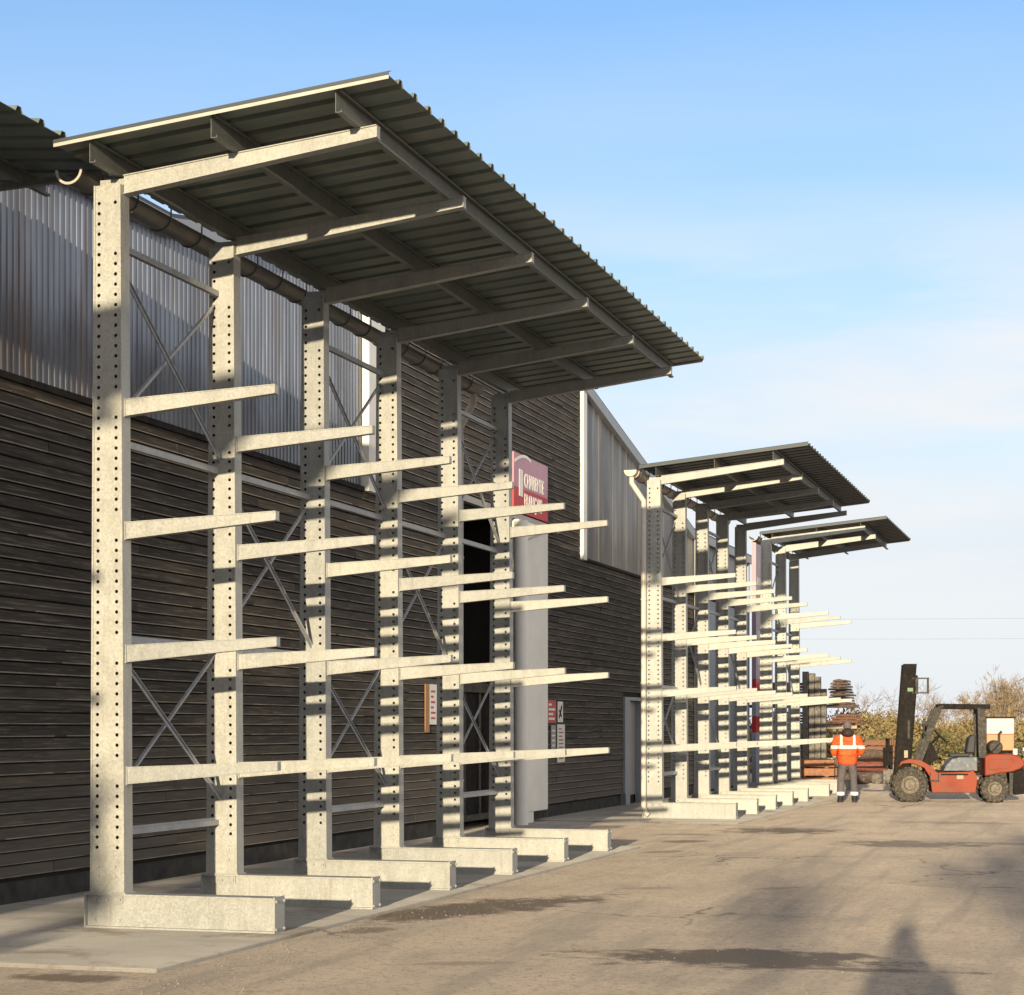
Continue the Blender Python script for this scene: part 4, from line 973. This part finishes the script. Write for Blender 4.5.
pile('timber_pile', 'lowest dark boards under the yellowish boards on the racking', -1.5, -.05, .76, 5, M['bark'], .0)
# low clutter between worker and forklift
def log(label, p, q, r, mat):
    m = MB(); p = Vector(p); q = Vector(q); n = 7
    pts = [p.lerp(q, k/(n-1)) + Vector((rnd.uniform(-.02,.02),rnd.uniform(-.02,.02),rnd.uniform(-.015,.015))) for k in range(n)]
    m.tube([x-p for x in pts], [r*rnd.uniform(.88,1.08) for _ in pts], 12); o = m.build('log', mat, None, p, auto=60); tag(o, label, 'log', 'logs lying beyond the forks')
Y5 = 58
log('long brown log lying lowest behind the forklift forks', (-7.9,Y5,.12),(-6.0,Y5+.4,.15),.17,M['bark'])
log('reddish log resting on top of the long brown log', (-7.5,Y5+.4,.46),(-6.3,Y5+.3,.44),.15,M['redwood'])
log('pale debarked log behind the reddish log', (-7.8,Y5+1.0,.3),(-5.9,Y5+1.2,.34),.2,M['palewood'])
log('grey weathered log end-on beside the fork carriage', (-6.5,Y5-.6,.1),(-5.9,Y5+.3,.12),.16,M['oldwood'])
log('dark upper log propped behind the worker\'s elbow', (-7.4,Y5+.7,.78),(-6.2,Y5+.8,.82),.14,M['bark'])
o = thing('sleeper_stack', 'low stack of rusty brown sleepers beyond the forklift forks', 'timber stack', (-7.3,61.5,YG))
m = MB(); boards_x(m, -.9, .9, 0, 1.2, 0, 7, .16, .24, .12, 2); m.build('sleeper', simple('rusty_sleeper', (.22,.11,.065), .85, 0, .35, 5, stretch=(1,8,8)), o)
for i, (x, y, sx, sy, sz, lab) in enumerate(((-6.1,57.1,.35,.3,.42,'squared grey block behind the fork tips'),(-5.75,56.9,.28,.3,.3,'smaller grey block close to the front wheel'),(-6.9,57.0,.4,.3,.22,'flat brown block on the ground behind the worker'))):
    m = MB(); m.box(-sx/2,-sy/2,0,sx/2,sy/2,sz); o = m.build('stone_block', (M['oldwood'],M['oldwood'],M['bark'])[i], None, (x,y,YG), rnd.uniform(-.4,.4), bevel=.03); tag(o, lab, 'block', 'blocks behind the forks')
# rear vehicles
tr2 = thing('box_trailer', 'white and orange box trailer behind the forklift counterweight', 'trailer', (-2.62,60,YG), R(4))
m = MB(); m.box(-.9,0,1.44,-.1,1.6,1.92); m.build('upper_panel', simple('cool_white_panel', (.42,.44,.47), .5, 0, .06), tr2, bevel=.02)
m = MB(); m.box(-.9,0,.95,-.1,1.6,1.438); m.build('lower_panel', M['plastic_orange'], tr2, bevel=.02)
m = MB(); m.box(-.95,-.03,1.921,-.05,1.63,1.96); m.build('roof', M['charcoal'], tr2)
m = MB(); m.box(-.85,.05,.5,-.15,1.55,.945); m.build('chassis', M['charcoal'], tr2)
for y in (.1,1.5):
    m = MB(); m.lathe([(0,-.08),(.2,-.08),(.3,-.05),(.3,.05),(.2,.08),(0,.08)], 20, 'y', (-.3,y,.3)); m.build('wheel', M['tyre'], tr2, auto=40)
vn = thing('parked_van', 'pale blue van partly cut by the right edge behind the forklift', 'van', (-.15,58.2,YG), R(186))
prof = [(-2.2,.35),(-2.2,1.9),(-2.0,2.05),(1.0,2.05),(1.5,1.35),(2.1,1.15),(2.2,.4)]
m = MB(); m.prism(prof, lambda p: (p[0],-.9,p[1]), lambda p: (p[0],.9,p[1])); vb = m.build('body', M['van'], vn, bevel=.06)
for s in (-1,1):
    m = MB(); m.prism([(.45,1.3),(.4,1.9),(.95,1.9),(1.32,1.35)], lambda p: (p[0],s*.905,p[1]), lambda p: (p[0],s*.915,p[1])); m.build('window', M['glass'], vn)
    m = MB(); m.box(2.16,s*.55-.16,.85,2.215,s*.55+.16,1.05); m.build('headlight', M['white'], vn)
    for x in (-1.4,1.4):
        m = MB(); m.lathe([(0,-.1),(.2,-.1),(.33,-.07),(.33,.07),(.2,.1),(0,.1)], 22, 'y', (x,s*.86,.33)); m.build('wheel', M['tyre'], vn, auto=40)
    m = MB(); m.box(1.15,s*.92,1.35,1.3,s*1.12,1.6); m.build('mirror', M['black'], vn, bevel=.03)
m = MB(); m.prism([(1.02,2.0),(1.53,1.38),(1.55,1.38),(1.04,2.0)], lambda p: (p[0],-.78,p[1]), lambda p: (p[0],.78,p[1])); m.build('windscreen', M['glass'], vn)

# ------------------------------------------------------------------ bank, hedge, trees
def leafy(name, pts, size, mat, rng):
    m = MB()
    for (c, s) in pts:
        n = Vector((rng.gauss(0,1), rng.gauss(0,1), rng.gauss(.3,.8))).normalized(); a = n.orthogonal().normalized(); b = n.cross(a)
        t = rng.uniform(0,6.28); u = a*math.cos(t)+b*math.sin(t); v = n.cross(u)
        k = s*size*rng.uniform(.6,1.3); c = Vector(c)
        m.add([c-u*k, c+v*k*.45, c+u*k, c-v*k*.45], [(0,1,2,3)], rng.random())
    return m
def leafmat(name, stops):
    m, nt, b = newmat(name)
    at = N(nt, 'ShaderNodeAttribute'); at.attribute_name = 'tone'
    c = ramp(nt, at.outputs['Fac'], stops)
    nt.links.new(c, b.inputs['Base Color']); b.inputs['Roughness'].default_value = .8; b.inputs['Specular IOR Level'].default_value = .2
    return m
M['bracken'] = leafmat('bracken_leaf', [(0,(.19,.13,.06)),(.4,(.27,.195,.085)),(.75,(.32,.245,.11)),(1,(.26,.22,.095))])
M['olive'] = leafmat('olive_leaf', [(0,(.10,.088,.04)),(.5,(.17,.145,.062)),(1,(.22,.185,.085))])
M['evergreen'] = leafmat('evergreen_leaf', [(0,(.03,.05,.02)),(1,(.08,.11,.04))])
def bank_h(x, y):
    k = max(0, 1-abs((y-82)/14.)); k = k*k*(3-2*k)
    return YG + 1.5*k*(1+.10*math.sin(x*.5)+.06*math.sin(x*1.3+1))
m = MB(); nx, ny = 120, 24; 
for j in range(ny+1):
    for i in range(nx+1):
        x = -50+i*100/nx; y = 67.5+j*29./ny; m.v.append((x,y,bank_h(x,y)-.03))
m.f = [(j*(nx+1)+i, j*(nx+1)+i+1, (j+1)*(nx+1)+i+1, (j+1)*(nx+1)+i) for j in range(ny) for i in range(nx)]
tag(m.build('bank', simple('dry_earth_bank', (.20,.135,.06), .9, 0, .35, 1.2), smooth=True), kind='structure')
rg = random.Random(3)
pts = []
for _ in range(75000):
    x = rg.uniform(-20,14); y = rg.uniform(68.5,86)
    cl = math.sin(x*1.1)+math.sin(x*2.3+y*.7)+math.sin(y*1.4-x*.6)
    z = bank_h(x,y)+abs(rg.gauss(0,.16))*(1.3+.5*cl)
    pts.append(((x,y,z), 1))
gm = leafy('bracken', pts, .095, None, rg); tag(gm.build('bracken_cover', M['bracken']), kind='stuff')
pts = []
for (cx, cy, rx, rz) in [(-9.5,70,1.1,.6),(-7.5,70.5,1.5,.9),(-5.6,71,1.3,1.1),(-3.8,70,1.6,.8),(-1.8,71,1.4,1.2),(.4,70.5,1.6,.9),(3,71,1.6,1.1)]:
    for _ in range(2600):
        d = Vector((rg.gauss(0,1),rg.gauss(0,1),rg.gauss(0,1))).normalized()*rg.random()**.4
        pts.append(((cx+d.x*rx, cy+d.y*1.0, max(.0, bank_h(cx,cy)+.35+d.z*rz)), 1))
tag(leafy('scrub', pts, .075, None, rg).build('scrub', M['olive']), kind='stuff')

def bare_tree(label, x, y, h, spread, mat, seed, n_main=5, depth=5, rad=.08):
    rg = random.Random(seed); tm = MB(); cm_ = MB()
    def grow(p, d, L, r, lev, m):
        pts = [p]; dd = d.copy(); q = p.copy(); n = 3
        for k in range(n):
            dd = (dd + Vector((rg.gauss(0,.16),rg.gauss(0,.16),rg.gauss(.03,.12)))).normalized(); q = q + dd*L/n; pts.append(q.copy())
        rs = [r*(1-.45*k/n) for k in range(n+1)]
        m.tube(pts, rs, 3 if lev > 1 else 6, False)
        if lev >= depth: return
        for k in range(rg.choice((2,3,3,4))):
            t = rg.uniform(.35,1); i = min(n-1, int(t*n)); st = pts[i].lerp(pts[i+1], t*n-i)
            nd = (dd + Vector((rg.gauss(0,.6),rg.gauss(0,.6),rg.gauss(.12,.4)))*spread).normalized()
            grow(st, nd, L*rg.uniform(.55,.82), max(.0075, r*.5), lev+1, cm_)
    t = thing('bare_tree', label, 'tree', (x,y,YG), 0, 'bare winter trees behind the bank')
    tm.tube([(0,0,0),(.03,0,h*.12),(.0,.04,h*.26)], [rad*1.5,rad*1.15,rad], 8)
    for k in range(n_main):
        a = 2*math.pi*k/n_main + rg.uniform(-.4,.4); tilt = rg.uniform(.15,.75)
        grow(Vector((0,.03,h*rg.uniform(.12,.26))), Vector((math.cos(a)*tilt,math.sin(a)*tilt,1)).normalized(), h*.36, rad*.6, 1, cm_)
    tm.build('trunk', M['trunk'], t, smooth=True); cm_.build('crown', mat, t)
    return t
def at(px, d):            # ground point under a column of the picture at depth d
    tt = (px-512)/F; c_, s_ = math.cos(psi), math.sin(psi)
    return ((-s_+tt*c_)*d, (c_+tt*s_)*d)
TREES = [(868,96,3.9,1.1,'twig',1,4,5,'small spreading bare tree just right of the timber racking'),
         (925,100,3.8,1.1,'twig',2,5,5,'low brown bare tree directly right of the forklift mast'),
         (945,98,3.9,1.1,'twig',3,5,5,'bare tree showing over the front of the forklift cab'),
         (985,97,3.9,.8,'twig2',5,7,6,'dense golden brown tree above the white trailer panel'),
         (1003,96,4.0,.8,'twig2',6,7,6,'dense golden brown tree right of the white trailer panel'),
         (1022,97,3.9,.8,'twig2',8,7,6,'golden brown tree cut by the right edge of the picture')]
for (px, d, h, sp_, mt, sd_, nm, dp, lab) in TREES:
    x, y = at(px, d); bare_tree(lab, x, y, h, sp_, M[mt], sd_, nm, dp)
# trees and shrubs behind the camera: their shade lies on the yard and on the nearest column
def green_tree(label, x, y, h, r, n, seed, z0=.4, size=.22):
    rg = random.Random(seed)
    t = thing('leafy_tree', label, 'tree', (x,y,YG), 0, 'trees behind the camera')
    m = MB(); m.tube([(0,0,0),(.05,.02,h*.4),(0,0,h*.8)], [.16,.11,.04], 8)
    for k in range(9):
        a = rg.uniform(0,6.28); z = h*rg.uniform(.25,.75); m.tube([(0,0,z),(math.cos(a)*r*.5,math.sin(a)*r*.5,z+.3),(math.cos(a)*r*.8,math.sin(a)*r*.8,z+.45)], [.05,.03,.01], 5)
    m.build('trunk', M['trunk'], t)
    pts = []; cl = [(rg.uniform(0,6.28), rg.random()**.5, rg.uniform(z0,h)) for _ in range(26)]
    for _ in range(n):
        a, q, z = rg.choice(cl); rr = r*(1-.75*abs((z-z0)/(h-z0)-.4))
        c = Vector((math.cos(a)*q*rr, math.sin(a)*q*rr, z)) + Vector((rg.gauss(0,.25),rg.gauss(0,.25),rg.gauss(0,.22)))*(.5+r*.35)
        if c.z > .1: pts.append((c,1))
    leafy('crown', pts, size, None, rg).build('crown', M['evergreen'], t); return t
green_tree('slim evergreen behind the near rack, shading the foot of the nearest column', -5.33, -13, 3.95, .34, 900, 11, 3.1, .12)
green_tree('tall airy tree behind the camera, its shade on the right of the yard', 5.9, -38, 7.0, 1.0, 330, 12, 5.7, .2)
green_tree('broad airy tree behind the camera, farthest from the racks', 7.3, -46, 7.6, .8, 280, 13, 5.9, .2)
green_tree('small thin tree behind the camera, shortest of those to the right', 3.1, -38, 6.25, .4, 80, 14, 5.4, .18)

# ------------------------------------------------------------------ overhead cables far off
def wire(label, z, y):
    m = MB(); pts = []
    for k in range(41):
        s = k/40; x = -70+150*s; pts.append((x, y+.1*x, z-1.6*4*s*(1-s)*.6)); 
    m.tube(pts, .010, 4); tag(m.build('power_cable', M['galv_dull']), label, 'cable', 'overhead cables')
wire('upper overhead cable crossing the pale sky on the right', 10.6, 150); wire('lower overhead cable crossing the pale sky on the right', 9.1, 150)
for x, lab in ((-70,'wooden pole carrying the left end of the overhead cables'),(80,'wooden pole carrying the right end of the overhead cables')):
    m = MB(); m.tube([(0,0,0),(0,0,11)], [.16,.1], 10); m.bar((-.1,-.9,10.5),(-.1,.9,10.5),.1,.1); o = m.build('utility_pole', M['oldwood'], None, (x,150+.1*x,YG)); tag(o, lab, 'pole', 'utility poles')

# loose stones and litter on the yard
rg = random.Random(21); m = MB()
def chip(m, x, y, z, r):
    n = 5; pts = [(x+r*rg.uniform(.6,1.2)*math.cos(6.28*k/n), y+r*rg.uniform(.6,1.2)*math.sin(6.28*k/n), z-.004) for k in range(n)]
    tp = (x+rg.uniform(-.3,.3)*r, y+rg.uniform(-.3,.3)*r, z+r*rg.uniform(.5,1)); m.add(pts+[tp], [(k,(k+1)%n,n) for k in range(n)])
for _ in range(5200):
    y = 10+rg.random()**1.6*24; x = rg.uniform(-6.1,1.2) if rg.random() < .5 else -6.1+abs(rg.gauss(0,.7))
    chip(m, x, y, YG, rg.choice((.004,.005,.006,.007,.008,.009,.012)))
tag(m.build('loose_stones', M['stone']), kind='stuff')
